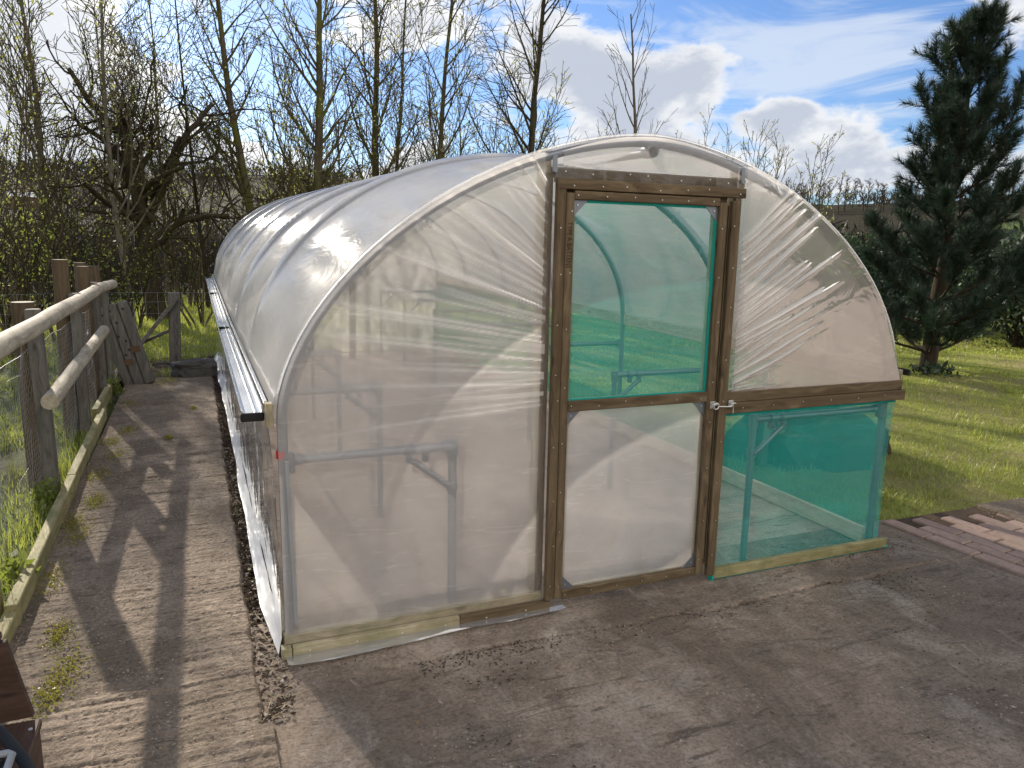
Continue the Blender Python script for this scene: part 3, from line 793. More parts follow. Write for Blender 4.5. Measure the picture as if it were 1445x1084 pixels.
# ---- door frame timbers
part('door_post', M['pale_z'], lambda b: b.box((1.178, .048, 1.09), (.05, .045, 2.12), None, .003))
part('door_post', M['pale_z'], lambda b: b.box((2.222, .048, 1.09), (.05, .045, 2.10), None, .003))
part('door_header', M['brown_x'], lambda b: b.box((1.70, .035, 2.045), (.95, .03, .06), None, .003))
part('cover_batten', M['brown_z'], lambda b: b.box((1.184, .016, 1.05), (.038, .018, 2.0), None, .002))
part('cover_batten', M['brown_z'], lambda b: b.box((2.214, .016, 1.52), (.042, .018, 1.05), None, .002))
part('frame_batten', M['brown_z'], lambda b: b.box((1.222, -.030, 1.035), (.044, .028, 1.95), None, .003))
part('frame_batten', M['brown_z'], lambda b: b.box((2.168, -.030, 1.0), (.050, .028, 1.93), None, .003))
part('frame_batten', M['brown_x'], lambda b: b.box((1.708, -.032, 2.003), (1.016, .03, .046), None, .003))
part('frame_batten', M['brown_x'], lambda b: b.box((1.72, .010, 2.052), (1.05, .014, .046), None, .003))
part('door_stop', M['brown_x'], lambda b: b.box((1.69, .004, 1.972), (.90, .018, .05), None, .002))
part('door_stop', M['brown_z'], lambda b: b.box((1.250, .004, 1.02), (.030, .018, 1.85), None, .002))
part('door_stop', M['brown_z'], lambda b: b.box((2.128, .004, 1.02), (.050, .018, 1.85), None, .002))
# bracket straps where the posts meet the hoop
for x in (1.195, 2.21):
    part('strap', M['galv'], lambda b: (b.box((x, -.02, arch_z(x)-.045), (.024, .004, .075), None, .002), b.tube([(x, -.026, arch_z(x)-.07), (x, -.018, arch_z(x)-.07)], .012, 10)))
# middle rail on the right, doubled
part('mid_rail', M['brown_x'], lambda b: b.box((2.825, .004, .991), (1.25, .052, .054), Matrix.Rotation(R(0), 3, 'Y'), .003))
part('mid_rail', M['brown_x'], lambda b: b.box((2.815, -.020, .935), (1.30, .034, .056), None, .003))
# base boards along the front
part('base_board', M['pale_x'], lambda b: b.box((.60, .010, .076), (1.20, .04, .042), None, .003))
part('base_board', M['pale_x'], lambda b: b.box((.40, -.022, .029), (.74, .03, .052), None, .003))
part('base_board', M['brown_x'], lambda b: b.box((1.0, -.022, .029), (.455, .03, .052), None, .003))
part('base_board', M['pale_y'], lambda b: b.box((.006, -.020, .030), (.04, .05, .05), None, .003))
part('base_board', M['green_x'], lambda b: b.box((2.82, -.018, .036), (1.27, .034, .056), None, .003))
# net panel low on the right and its skirt
zs = np.linspace(.012, .93, 40); u = np.linspace(0, 1, 40)
XB = np.array([TW+.02-.035*math.sin(math.pi*min(1, max(0, (z-.05)/.9)))+.03*(z > .89) for z in zs])
X = 2.19+(XB-2.19)[:, None]*u[None]; Z = zs[:, None]+0*X
grid_mesh('net_panel', X, .004+.004*(fbm(X*3, Z*3, 2, 119)-.5), Z, M['net'], parent=T, smooth=True)
part('net_skirt', M['net_dense'], lambda b: (b.box((2.83, -.012, .006), (1.30, .03, .016), None, .004), b.box((3.44, .02, .02), (.05, .06, .03), None, .01), b.box((2.185, -.03, .02), (.01, .02, .10), None, .001)))
part('net_hem', M['net_dense'], lambda b: b.box((2.82, -.003, .898), (1.22, .008, .02), None, .001))
# polythene apron lying on the ground at the front left
gx, gs = np.meshgrid(np.linspace(.0, 1.30, 80), np.linspace(0, 1, 10), indexing='ij')
gy = -.03-(.075+.03*vnoise(gx*4, gx*0, 5))*gs*(1-.5*gx/1.3)-.02*gs*np.exp(-gx/.05)
gz = .016+.008*fbm(gx*7, gs*3, 3, 6)+.02*np.exp(-gx/.03)*gs
grid_mesh('ground_apron', gx, gy, gz, M['film_apron'], parent=T, smooth=True)

# ---- the door
mb = MB()
mb.box((1.264, -.034, 1.015), (.040, .026, 1.90), None, .003)
mb.box((2.088, -.034, 1.005), (.046, .026, 1.90), None, .003)
mb.cur = 1
for z, h in ((1.956, .038), (1.008, .050), (.078, .046)): mb.box((1.675, -.034, z), (.78, .025, h), None, .003)
door = mb.build('door', [M['brown_z'], M['brown_x']], T)
mb = MB(); mb.box((1.29, -.010, 1.0), (.02, .022, 1.86)); mb.box((2.058, -.010, 1.0), (.02, .022, 1.86)); mb.cur = 1
mb.box((1.675, -.010, 1.028), (.75, .022, .016)); mb.box((1.675, -.010, .10), (.75, .022, .016))
mb.build('inner_batten', [M['pale_z'], M['pale_x']], door)
gx, gz = np.meshgrid(np.linspace(1.284, 2.066, 40), np.linspace(1.03, 1.94, 50), indexing='ij')
grid_mesh('net_panel', gx, -.024+.004*(fbm(gx*4, gz*4, 2, 121)-.5), gz, M['net'], parent=door, smooth=True)
part('net_hem', M['net_dense'], lambda b: (b.box((1.675, -.027, 1.932), (.78, .004, .014)), b.box((2.058, -.027, 1.49), (.016, .004, .9)), b.box((1.675, -.027, 1.036), (.78, .004, .008))), door)
gx, gz = np.meshgrid(np.linspace(1.284, 2.066, 60), np.linspace(.10, .985, 60), indexing='ij')
grid_mesh('polythene_panel', gx, -.022+.006*(fbm(gx*4, gz*4, 3, 123)-.5), gz, M['film_door'], parent=door, smooth=True)
for x, z, sx, sz in ((1.284, 1.937, 1, -1), (2.065, 1.937, -1, -1), (1.284, .983, 1, -1), (2.065, .983, -1, -1), (1.284, .101, 1, 1), (2.065, .101, -1, 1)):
    mb = MB(); a = .075
    V3 = [Vector((x, yq, z)) + Vector((sx*dx, 0, sz*dz)) for yq in (-.030, -.026) for dx, dz in ((0, 0), (a, 0), (0, a))]
    mb.add(V3, [(0,1,2),(3,5,4),(0,3,4,1),(1,4,5,2),(2,5,3,0)]); mb.cur = 1
    c = Vector((x+sx*a*.3, -.031, z+sz*a*.3)); mb.tube([c, c+Vector((0,-.003,0))], .004, 8)
    mb.build('corner_bracket', [M['galv'], M['screw']], door)
# hook and eye latch
def latch(b):
    for x in (2.098, 2.212):
        b.box((x, -.049, .965), (.030, .004, .036), None, .001)
        b.tube([(x-.012, -.052, .968), (x-.012, -.07, .97), (x+.012, -.07, .97), (x+.012, -.052, .968)], .004, 6)
    b.tube([(2.105+.016*math.cos(a), -.070, .962+.016*math.sin(a)) for a in [2*math.pi*i/12 for i in range(13)]], .0035, 6, cap=False)
    b.tube([(2.121, -.072, .960), (2.19, -.074, .955), (2.206, -.072, .964), (2.212, -.068, .958), (2.212, -.07, .92)], .0035, 6)
part('latch_hook', M['screw'], latch, door)
# screw heads over all the brown timber
mb = MB()
def screw(x, z, y=-.045): mb.tube([(x, y, z), (x, y-.002, z)], .0032, 8)
for i in range(9): screw(1.222+rng.uniform(-.01,.01), .15+i*.21+rng.uniform(-.05,.05)); screw(2.168+rng.uniform(-.012,.012), .14+i*.215+rng.uniform(-.03,.03))
for i in range(7): screw(1.25+i*.15+rng.uniform(-.03,.03), 2.003+rng.uniform(-.01,.01), -.048); screw(1.25+i*.15+rng.uniform(-.03,.03), 2.055+rng.uniform(-.008,.008), -.016)
for i in range(6): screw(2.3+i*.2, .935+rng.uniform(-.01,.01), -.038); screw(2.3+i*.19, .036, -.036)
for i in range(6): screw(.1+i*.2, .03, -.038)
mb.build('screw_heads', M['screw'], T)
mb = MB()
for i in range(8): screw(1.264+rng.uniform(-.008,.008), .12+i*.25+rng.uniform(-.04,.04), -.048); screw(2.088+rng.uniform(-.01,.01), .12+i*.25+rng.uniform(-.04,.04), -.048)
for i in range(6): screw(1.30+i*.145, 1.956+rng.uniform(-.006,.006), -.048); screw(1.30+i*.145, 1.008+rng.uniform(-.01,.01), -.048); screw(1.30+i*.145, .08, -.048)
mb.build('screw_heads', M['screw'], door)
# stamp on the door stile
def stamp():
    cu_ = bpy.data.curves.new('stamp', 'FONT'); cu_.body = 'TYPE A BATTENS'; cu_.size = .034; cu_.extrude = .0004
    cu_.align_x = 'LEFT'; cu_.space_character = 1.02
    tmp = bpy.data.objects.new('stamp_tmp', cu_); COL.objects.link(tmp)
    bpy.context.view_layer.update()
    me = bpy.data.meshes.new_from_object(tmp.evaluated_get(bpy.context.evaluated_depsgraph_get()))
    bpy.data.objects.remove(tmp)
    xs = [v.co.x for v in me.vertices]; w = max(xs)
    # the stamp runs down the stile, letters turned clockwise
    for v in me.vertices:
        x, y, z = v.co; v.co = Vector((1.252+y, -.0475-z, 1.84-x*(.20/w)))-ORG[T]
    me.materials.clear(); me.materials.append(M['ink'])
    o = bpy.data.objects.new('stamp', me); COL.objects.link(o); o.parent = door; ORG[o] = ORG[T]
stamp()
def lift(o):
    for ch in o.children:
        if ch.type == 'MESH':
            n = len(ch.data.vertices); a = np.empty(n*3, np.float32); ch.data.vertices.foreach_get('co', a); a = a.reshape(-1, 3)
            a[:, 2] += .024*np.clip(a[:, 1]-2, 0, 9)*np.clip(a[:, 2]/1.0, 0, 1); ch.data.vertices.foreach_set('co', a.ravel()); ch.data.update()
        lift(ch)
lift(T)
# long straight seam lines pressed into the cover bays
# ------------------------------------------------------------------ fence on the left
FX = -1.34
F = thing('post_and_rail_fence', (-1.25, 3.5, 0), 'rustic fence of round posts, peeled round rails and chicken wire beside the path', 'fence')
def fpart(name, mat, fn, parent=None):
    mb = MB(); fn(mb); return mb.build(name, mat, parent or F)
def roundpost(x, y, h, r, lean=(0, 0)):
    def f(b):
        n = 7; pts = [(x+lean[0]*i/n, y+lean[1]*i/n, -.1+(h+.1)*i/n) for i in range(n+1)]
        b.tube(pts, [r*(1.04-.05*i/n+rng.uniform(-.01,.01)) for i in range(n+1)], 16)
    fpart('round_post', M['post_z'], f)
def squarepost(x, y, h, w, d):
    fpart('square_post', M['grey_z'], lambda b: b.box((x, y, h/2-.05), (w, d, h+.1), Matrix.Rotation(rng.uniform(-.03,.03), 3, 'Z') @ Matrix.Rotation(rng.uniform(-.015,.015), 3, 'Y'), .006))
roundpost(FX, 2.86, 1.30, .070); roundpost(FX-.03, 4.62, 1.54, .065, (.02, 0)); roundpost(FX, 5.97, 1.44, .062); roundpost(FX-.1, 6.6, 1.46, .06); roundpost(FX-.05, 7.4, 1.40, .062)
squarepost(-1.25, 2.70, 1.265, .085, .085); squarepost(-1.25, 4.55, 1.25, .085, .085); squarepost(-1.25, 6.05, 1.27, .08, .08); squarepost(-1.2, 6.45, 1.2, .06, .06); squarepost(-1.25, .75, 1.25, .085, .085)
def rail(pts, r, name='round_rail'):
    def f(b):
        q = []; rr = []
        n = 22
        for i in range(n+1):
            t = i/n*(len(pts)-1); j = min(int(t), len(pts)-2); u = t-j
            p = Vector(pts[j]).lerp(Vector(pts[j+1]), u)
            q.append(p+Vector((.0025*math.sin(i*1.3), 0, .0025*math.cos(i*.9)))); rr.append(r*(1+.015*math.sin(i*2.1)+rng.uniform(-.01,.01)))
        b.tube(q, rr, 16)
    return fpart(name, M['rail_y'], f)
rail([(-1.15, -.9, 1.19), (-1.15, 2.2, 1.215), (-1.15, 5.15, 1.235)], .054)
rail([(-1.15, 5.13, 1.25), (-1.12, 6.5, 1.225)], .05)
rail([(-1.165, 2.42, .69), (-1.165, 5.75, .79)], .052)
def hexwire(name, o, ux, uz, w, h, cell, r, mat, parent, seed=1, sag=.012):
    """hexagon netting in the plane o + a*ux + b*uz, as thin 3-sided wires"""
    o = np.array(o, float); ux = np.array(ux, float); uz = np.array(uz, float); nn = np.cross(ux, uz)
    c = cell; rowh = c*.80
    A = []; B = []
    nx = int(w/c); nz_ = int(h/rowh)
    r2 = np.random.default_rng(seed)
    for j in range(nz_):
        off = (j % 2)*c*.5
        i = np.arange(nx)
        xl = i*c+off; z = j*rowh
        # each cell: a twist upright then two slanted wires
        A.append(np.stack([xl, 0*xl+z], 1)); B.append(np.stack([xl, 0*xl+z+rowh*.45], 1))
        A.append(np.stack([xl, 0*xl+z+rowh*.45], 1)); B.append(np.stack([xl+c*.5, 0*xl+z+rowh], 1))
        A.append(np.stack([xl, 0*xl+z+rowh*.45], 1)); B.append(np.stack([xl-c*.5, 0*xl+z+rowh], 1))
    A = np.concatenate(A); B = np.concatenate(B)
    def P3(q):
        d = sag*2*(fbm(q[:,0]*2.3+seed, q[:,1]*2.6, 3, seed)-.5)*4
        dz = .02*(vnoise(q[:,0]*2, q[:,1]*2, seed+2)-.5)
        return o+q[:,:1]*ux+(q[:,1:]+dz[:,None])*uz+d[:,None]*nn
    return wires(name, P3(A), P3(B), r, mat, parent)
def wires(name, A, B, r, mat, parent):
    d = B-A; d = d/(np.linalg.norm(d, axis=1)[:,None]+1e-9)
    ref = np.where(np.abs(d[:,2:3]) < .9, np.array([[0,0,1.]]), np.array([[1.,0,0]]))
    x = np.cross(d, ref); x /= np.linalg.norm(x, axis=1)[:,None]; y = np.cross(d, x)
    rr = np.broadcast_to(np.asarray(r, float).reshape(-1, 1) if hasattr(r, '__len__') else np.array([[r]]), (len(A), 1))
    vs = []
    for e in (A, B):
        for k in range(3):
            a = 2*math.pi*k/3; vs.append(e+(x*math.cos(a)+y*math.sin(a))*rr)
    V = np.stack(vs, 1).reshape(-1, 3); n = len(A); b = (np.arange(n)*6)[:,None]
    Fq = np.concatenate([b+np.array([[k, (k+1)%3, 3+(k+1)%3, 3+k]]) for k in range(3)])
    return raw_mesh(name, V, Fq, mat, parent=parent)
hexwire('chicken_wire', (-1.295, -.9, .0), (0,1,0), (0,0,1), 7.6, 1.02, .048, .0008, M['wire'], F, 3)
def loose(b):
    r2 = random.Random(4)
    for k in range(9):
        y = .8+r2.uniform(0, 4.5); z = r2.uniform(.2, .9); pts = []
        for i in range(7):
            pts.append((-1.27+r2.uniform(-.02,.03), y+i*.09, z+.03*math.sin(i+k)+i*r2.uniform(-.03,.05)))
        b.tube(pts, .0011, 4)
    b.tube([(-1.29, -.9, 1.02)]+[(-1.285, -.9+i*.4, 1.02-.02*math.sin(i*1.7)**2) for i in range(1, 20)], .0017, 4)
fpart('loose_wire', M['wire'], loose)

# stock fence across the far end, with its braced post
S = thing('stock_fence', (-.6, 8.4, 0), 'square mesh wire stock fence with a braced grey post across the end of the path', 'fence')
def spart(name, mat, fn, parent=None):
    mb = MB(); fn(mb); return mb.build(name, mat, parent or S)
spart('post', M['grey_z'], lambda b: b.box((-.56, 8.30, .45), (.15, .14, 1.14), Matrix.Rotation(R(2), 3, 'Y'), .012))
spart('brace', M['grey_x'], lambda b: b.bar((-1.06, 8.24, .24), (-.50, 8.22, .95), .05, .13, (0,1,0), .006))
spart('low_brace', M['grey_x'], lambda b: b.bar((-1.05, 8.34, .30), (-.60, 8.32, .50), .04, .07, (0,1,0), .006))
for x, h, r in ((-3.4, 1.15, .04), (-5.6, 1.2, .045), (-8.2, 1.2, .045), (1.9, 1.15, .05)):
    spart('stake', M['post_z'], lambda b: b.tube([(x, 8.35, -.1), (x+.02, 8.35, h)], r, 10))
A = []; B = []
zs = [.05,.14,.24,.35,.47,.60,.74,.88,1.0]
xs = np.arange(-9, 3.4, .15)
for z in zs:
    q = np.stack([xs, 8.36+0*xs+.03*np.sin(xs*2), z+.015*np.sin(xs*1.3+z*9)], 1); A.append(q[:-1]); B.append(q[1:])
for a, b_ in zip(zs[:-1], zs[1:]):
    q0 = np.stack([xs, 8.36+.03*np.sin(xs*2), a+.015*np.sin(xs*1.3+a*9)], 1); q1 = np.stack([xs, 8.36+.03*np.sin(xs*2), b_+.015*np.sin(xs*1.3+b_*9)], 1); A.append(q0); B.append(q1)
wires('wire_mesh', np.concatenate(A), np.concatenate(B), .0019, M['wire'], S)

# leaning sleeper
sp = thing('timber_sleeper', (-.95, 6.86, 0), 'grey weathered timber slab with bolt holes leaning at the end of the path', 'timber slab')
def slp(b):
    Rm = Matrix.Rotation(R(-14.5), 3, 'Y') @ Matrix.Rotation(R(-4), 3, 'X') @ Matrix.Rotation(R(-6), 3, 'Z')
    base = Vector((-.94, 6.86, 0))
    for i, (x, w, h) in enumerate(((-.115, .105, 1.0), (0, .115, 1.015), (.115, .105, 1.02))):
        b.cur = 0; b.box(base+Rm @ Vector((x, .004*i, h/2-.01)), (w, .13, h), Rm, .016)
    b.cur = 1
    for x, z in ((-.12,.9),(-.03,.93),(.115,.92),(.0,.78),(-.12,.67),(.03,.55),(.03,.44),(-.02,.39),(-.03,.62)):
        c = base+Rm @ Vector((x, -.0655, z)); b.tube([c, c+Rm @ Vector((0,-.003,0))], .013, 10)
    b.cur = 2
    for x, z in ((.10,.43),(-.02,.30)): b.box(base+Rm @ Vector((x, -.0635, z)), (.10, .006, .075), Rm, .002)
mb = MB(); slp(mb); mb.build('slab', [M['grey_z'], M['black'], M['rust']], sp)

# rocks
def rock(name, c, d, seed, mat, label, cat):
    import bmesh
    bm = bmesh.new(); bmesh.ops.create_icosphere(bm, subdivisions=4, radius=1)
    for v in bm.verts:
        n = v.co.copy(); p = Vector([math.copysign(abs(q)**.72, q) for q in n])
        k = 1+.34*(mnoise.noise(n*1.7+Vector((seed, 0, 0))))+.13*mnoise.noise(n*4.5+Vector((0, seed, 0)))+.05*mnoise.noise(n*11)
        v.co = Vector((p.x*d[0]*k, p.y*d[1]*k, p.z*d[2]*k+.0))
    me = bpy.data.meshes.new(name); bm.to_mesh(me); bm.free(); me.materials.append(mat)
    o = bpy.data.objects.new(name, me); COL.objects.link(o); o.location = c; ORG[o] = Vector(c)
    return tag(o, label, cat)
rock('rock', (-.34, 7.35, .085), (.30, .20, .125), 3, M['rock'], 'dark flat boulder lying at the far end of the path beside the polytunnel', 'rock')
# soil heap and plank out on the lawn, seen through the netting
rock('soil_heap', (4.55, 1.75, .06), (.62, .5, .36), 8, M['mound'], 'dark rounded soil heap on the lawn just beyond the green netting', 'soil heap')
mb = MB(); mb.bar((4.0, 2.5, .47), (5.0, 1.7, .42), .2, .04, bev=.004)
tag(mb.build('plank', M['pale_x'], None, (4.5, 2.1, .44)), 'pale plank lying over the soil heap on the lawn', 'plank')
mb = MB(); mb.box((3.95, 1.62, .42), (.07, .07, .95), None, .005)
tag(mb.build('stake', M['grey_z'], None, (3.95, 1.62, 0)), 'short grey stake standing on the lawn close to the green side netting', 'stake')

# kerb boards down the left of the path
def kerb(name, a, b_, w, h, mat, label, zt):
    mb = MB(); mb.bar((a[0], a[1], zt-h/2), (b_[0], b_[1], zt-h/2), w, h, bev=.005)
    o = mb.build(name, mat, None, ((a[0]+b_[0])/2, (a[1]+b_[1])/2, 0)); tag(o, label, 'edging board', 'timber edging boards along the path')
kerb('edging_board', (-1.115, -.55), (-1.105, .70), .055, .12, M['green_y'], 'nearest green stained edging board, running out of the picture beside the brown steps', .085)
kerb('edging_board', (-1.10, .66), (-1.125, 2.72), .055, .12, M['green_y'], 'long edging board beside the square post, next behind the nearest board', .115)
kerb('edging_board', (-1.13, 2.73), (-1.155, 5.05), .055, .12, M['green_y'], 'edging board below the lower round rail, between the joint and the overlapping far board', .115)
kerb('edging_board', (-1.20, 4.80), (-1.20, 7.3), .055, .13, M['green_y'], 'farthest edging board, overlapping and leading to the leaning grey slab', .15)
mb = MB(); mb.box((-1.215, .80, .06), (.10, .11, .22), Matrix.Rotation(R(6), 3, 'Z'), .005)
tag(mb.build('peg', M['green_z'], None, (-1.215, .8, 0)), 'short square timber peg behind the edging board at the left edge', 'timber peg')

# wooden steps and black caddy at the bottom left corner
st = thing('wooden_steps', (-1.0, -.75, 0), 'dark brown stained decking steps at the bottom left corner', 'steps')
def sp_(name, mat, fn):
    mb = MB(); fn(mb); return mb.build(name, mat, st)
def low_tread(b):
    b.box((-.955, -1.02, .287), (.38, .80, .026), None, .005)
    for k in range(5): b.box((-.80-k*.014, -1.02, .3005), (.004, .79, .002))
sp_('tread', M['deck_y'], low_tread)
sp_('cap_board', M['deck_x'], lambda b: b.box((-1.05, -.600, .570), (.40, .04, .026), None, .005))
sp_('riser', M['deck_y'], lambda b: b.box((-.782, -1.02, .133), (.024, .78, .28), None, .003))
sp_('riser', M['deck_x'], lambda b: b.add([Vector(p) for p in ((-1.25,-.612,.302),(-.788,-.612,.302),(-.838,-.612,.556),(-1.25,-.612,.556),(-1.25,-.588,.302),(-.788,-.588,.302),(-.838,-.588,.556),(-1.25,-.588,.556))], [(0,1,2,3),(5,4,7,6),(1,5,6,2),(3,2,6,7),(0,4,5,1),(4,0,3,7)]))
sp_('side_panel', M['deck_z'], lambda b: b.box((-1.02, -.602, .14), (.44, .024, .28), None, .003))
sp_('screw_head', M['screw'], lambda b: b.tube([(-.785, -.675, .300), (-.785, -.675, .3025)], .006, 12))
ct = thing('black_crate', (-.92, -1.28, .30), 'black plastic crate with a pale grey rim on the brown steps, bottom left corner', 'crate')
def crate(b):
    for x in (-1.09, -.745): b.box((x, -1.29, .40), (.012, .38, .19), None, .004)
    for y in (-1.48, -1.10): b.box((-.9175, y, .40), (.333, .012, .19), None, .004)
    b.box((-.9175, -1.29, .308), (.333, .368, .012))
mb = MB(); crate(mb); mb.build('body', M['black'], ct)
def rim(b):
    q = [(-1.095,-1.485),(-.74,-1.485),(-.735,-1.48),(-.735,-1.10),(-.745,-1.09),(-1.095,-1.09),(-1.10,-1.10),(-1.10,-1.48),(-1.095,-1.485)]
    b.tube([(x, y, .50) for x, y in q], .009, 8, cap=False)
mb = MB(); rim(mb); mb.build('rim', M['greyplastic'], ct)
mb = MB(); mb.tube([(-.875, -.80, .43), (-.80, -.90, .44), (-.72, -1.06, .45), (-.67, -1.2, .455)], .015, 10)
mb.tube([(-.875, -.80, .43), (-.90, -.76, .312)], .015, 10)
tag(mb.build('bent_bar', M['black'], None, (-.8, -.95, .31)), 'black bent bar leaning over the step beside the crate', 'bar')

# ------------------------------------------------------------------ plants
class Br:
    def __init__(s): s.V = []; s.F = []; s.n = 0
    def tube(s, pts, rad, k):
        P = np.asarray(pts, float); n = len(P)
        T_ = np.gradient(P, axis=0); T_ /= np.linalg.norm(T_, axis=1)[:,None]+1e-9
        m_ = T_.mean(0); ref = np.array([0,0,1.]) if abs(m_[2]) < .85*np.linalg.norm(m_) else np.array([1.,0,0])
        x = np.cross(T_, ref); x /= np.linalg.norm(x, axis=1)[:,None]+1e-9; y = np.cross(T_, x)
        a = np.arange(k)*2*math.pi/k
        ring = P[:,None]+(x[:,None]*np.cos(a)[None,:,None]+y[:,None]*np.sin(a)[None,:,None])*np.asarray(rad)[:,None,None]
        s.V.append(ring.reshape(-1,3))
        i = np.arange(n-1)[:,None]*k; j = np.arange(k)[None]
        q = np.stack([i+j, i+(j+1)%k, i+k+(j+1)%k, i+k+j], -1).reshape(-1,4)+s.n
        s.F.append(q); s.n += n*k
    def build(s, name, mat, parent, smooth=True):
        if not s.V: return None
        return raw_mesh(name, np.concatenate(s.V), np.concatenate(s.F), mat, parent=parent, smooth=smooth)
def leaf_quads(P, size, r2, updir=None, asp=.45):
    P = np.asarray(P); n = len(P)
    d = r2.normal(size=(n,3)); d[:,2] += .5
    if updir is not None: d = d*.6+np.asarray(updir)
    d /= np.linalg.norm(d, axis=1)[:,None]
    x = np.cross(d, r2.normal(size=(n,3))); x /= np.linalg.norm(x, axis=1)[:,None]+1e-9
    L = size*(.6+.8*r2.random(n))[:,None]
    V = np.stack([P, P+d*L*.5+x*L*asp*.5, P+d*L, P+d*L*.5-x*L*asp*.5], 1).reshape(-1,3)
    return V, np.arange(4*n).reshape(n,4)
def grow(thick, thin, leaves, p, d, L, r, lvl, r2, P):
    n = max(3, min(10, int(L/.35)+2)) if lvl < 3 else 3
    pts = [np.array(p, float)]; d = np.array(d, float); dirs = [d]
    for i in range(n-1):
        d = d+r2.normal(size=3)*P['wob'][lvl]; d[2] += P['up'][lvl]; d /= np.linalg.norm(d)
        pts.append(pts[-1]+d*L/(n-1)); dirs.append(d)
    tp = np.linspace(0, 1, n); rad = r*(1-(1-P.get('taper', .22))*tp**.9)
    rad = np.maximum(rad, P['rmin'])
    (thick if lvl <= P.get('thick', 1) else thin).tube(pts, rad, (9, 6, 4, 3)[min(lvl, 3)])
    if lvl >= P['max']:
        for _ in range(P['leaf']): leaves.append(pts[-1]*(1-(q := r2.random()*.8))+pts[0]*q)
        return
    nc = P['n'][lvl]; nc = max(1, int(nc*(L/P['ref'][lvl])+r2.random()))
    for i in range(nc):
        t = P['t0'][lvl]+(1-P['t0'][lvl])*(i+r2.random())/nc
        t = min(t, .98); k = t*(n-1); j = min(int(k), n-2); pp = pts[j]+(pts[j+1]-pts[j])*(k-j)
        dd = dirs[j]; a = r2.random()*2*math.pi
        x = np.cross(dd, [.3,.2,1.]); x /= np.linalg.norm(x)+1e-9; y = np.cross(dd, x)
        an = R(P['ang'][lvl]*(.75+.5*r2.random()))
        nd = dd*math.cos(an)+(x*math.cos(a)+y*math.sin(a))*math.sin(an)
        cl = P['len'][lvl]*(.6+.7*r2.random())*(1-P.get('fall', .55)*(t-P['t0'][lvl])/(1-P['t0'][lvl]+1e-6))
        grow(thick, thin, leaves, pp, nd, cl, max(P['rmin'], rad[j]*P['rr'][lvl]), lvl+1, r2, P)
POP = dict(max=3, n=(30, 8, 5), ref=(10, 2.6, 1.1), t0=(.16, .15, .1), ang=(42, 38, 34), len=(3.0, 1.15, .5), rr=(.42, .5, .6), wob=(.035, .07, .10, .12), up=(.02, .07, .05, .03), rmin=.006, leaf=1, fall=.5)
GNARL = dict(max=3, n=(11, 8, 5), ref=(5, 2.4, 1.2), t0=(.35, .2, .1), ang=(62, 55, 50), len=(1.7, .9, .42), rr=(.5, .42, .5), wob=(.10, .24, .26, .25), up=(.04, .02, .01, .0), rmin=.007, leaf=0, fall=.3, taper=.45)
def tree(name, px, dist, H, r, prm, label, cat, seed, lean=(0, 0), mat='bark_mossy', leafmat_='bud', group=None, leaf=None, lsize=.08, base=None, twig='twig'):
    x, y = at_az(px, dist, 400) if base is None else base
    r2 = np.random.default_rng(seed)
    z0 = -.1
    t = thing(name, (x, y, z0), label, cat, group)
    A_, B_, L_ = Br(), Br(), []
    prm = dict(prm)
    if leaf is not None: prm['leaf'] = leaf
    d = np.array([lean[0], lean[1], 1.0]); d /= np.linalg.norm(d)
    grow(A_, B_, L_, (x, y, z0-.1), d, H, r, 0, r2, prm)
    A_.build('trunk', M[mat], t); B_.build('twigs', M[twig], t)
    if L_:
        V, Fc = leaf_quads(L_, lsize, r2); raw_mesh('foliage', V, Fc, M[leafmat_], parent=t)
    return t
TG = 'row of bare trees behind the polytunnel'
camr = Vector((math.cos(YAW), -math.sin(YAW), 0))
def ln(k): return (camr.x*k, camr.y*k)
tree('poplar_tree', 72, 19, 8.6, .085, POP, 'slender pale grey trunk nearest the left edge, thin and straight', 'tree', 101, ln(-.01), 'bark_grey', leaf=1, lsize=.10)
tree('poplar_tree', 184, 17.5, 8.2, .075, POP, 'thin grey tree leaning left just in front of the dark gnarled tree', 'tree', 102, ln(-.09), 'bark_grey', leaf=1)
tree('poplar_tree', 376, 20, 9.4, .14, POP, 'brown trunk leaning left above the far end of the polytunnel roof', 'tree', 103, ln(-.13), 'bark_mossy')
tree('poplar_tree', 446, 20, 10.0, .165, POP, 'thickest mossy green trunk, straight, rising behind the polytunnel roof', 'tree', 104, ln(-.012), 'bark_mossy')
tree('poplar_tree', 534, 21, 10.4, .145, POP, 'straight dark trunk with a second stem beside it behind the roof', 'tree', 105, ln(0.0), 'bark_mossy')
tree('poplar_tree', 548, 21.1, 9.2, .075, POP, 'slimmer stem growing against the straight dark trunk', 'tree', 106, ln(.035), 'bark_mossy')
tree('poplar_tree', 604, 21, 9.8, .105, POP, 'slim trunk right of the twin stemmed tree, leaning slightly right', 'tree', 107, ln(.02), 'bark_mossy')
tree('poplar_tree', 735, 20.5, 10.4, .135, POP, 'lone straight trunk with wide rising branches above the door post', 'tree', 108, ln(.005), 'bark_dark', leaf=0)
tree('poplar_tree', 292, 21, 8.6, .06, POP, 'thin dark sapling between the gnarled tree and the leaning brown trunk', 'tree', 109, ln(-.05), 'bark_dark')
tree('poplar_tree', 236, 22, 8.8, .055, POP, 'thin upright sapling growing through the dark gnarled crown', 'tree', 110, ln(.0), 'bark_grey')
BARE = dict(POP, n=(26, 6, 3), len=(2.6, .8, .35), ang=(30, 24, 24), leaf=0, up=(.02, .10, .08, .05))
tree('bare_tree', 893, 24, 8.7, .095, BARE, 'smaller bare tree with upright shoots in front of white cloud, above the doorway', 'tree', 111, ln(.01), 'bark_grey', leaf=0)
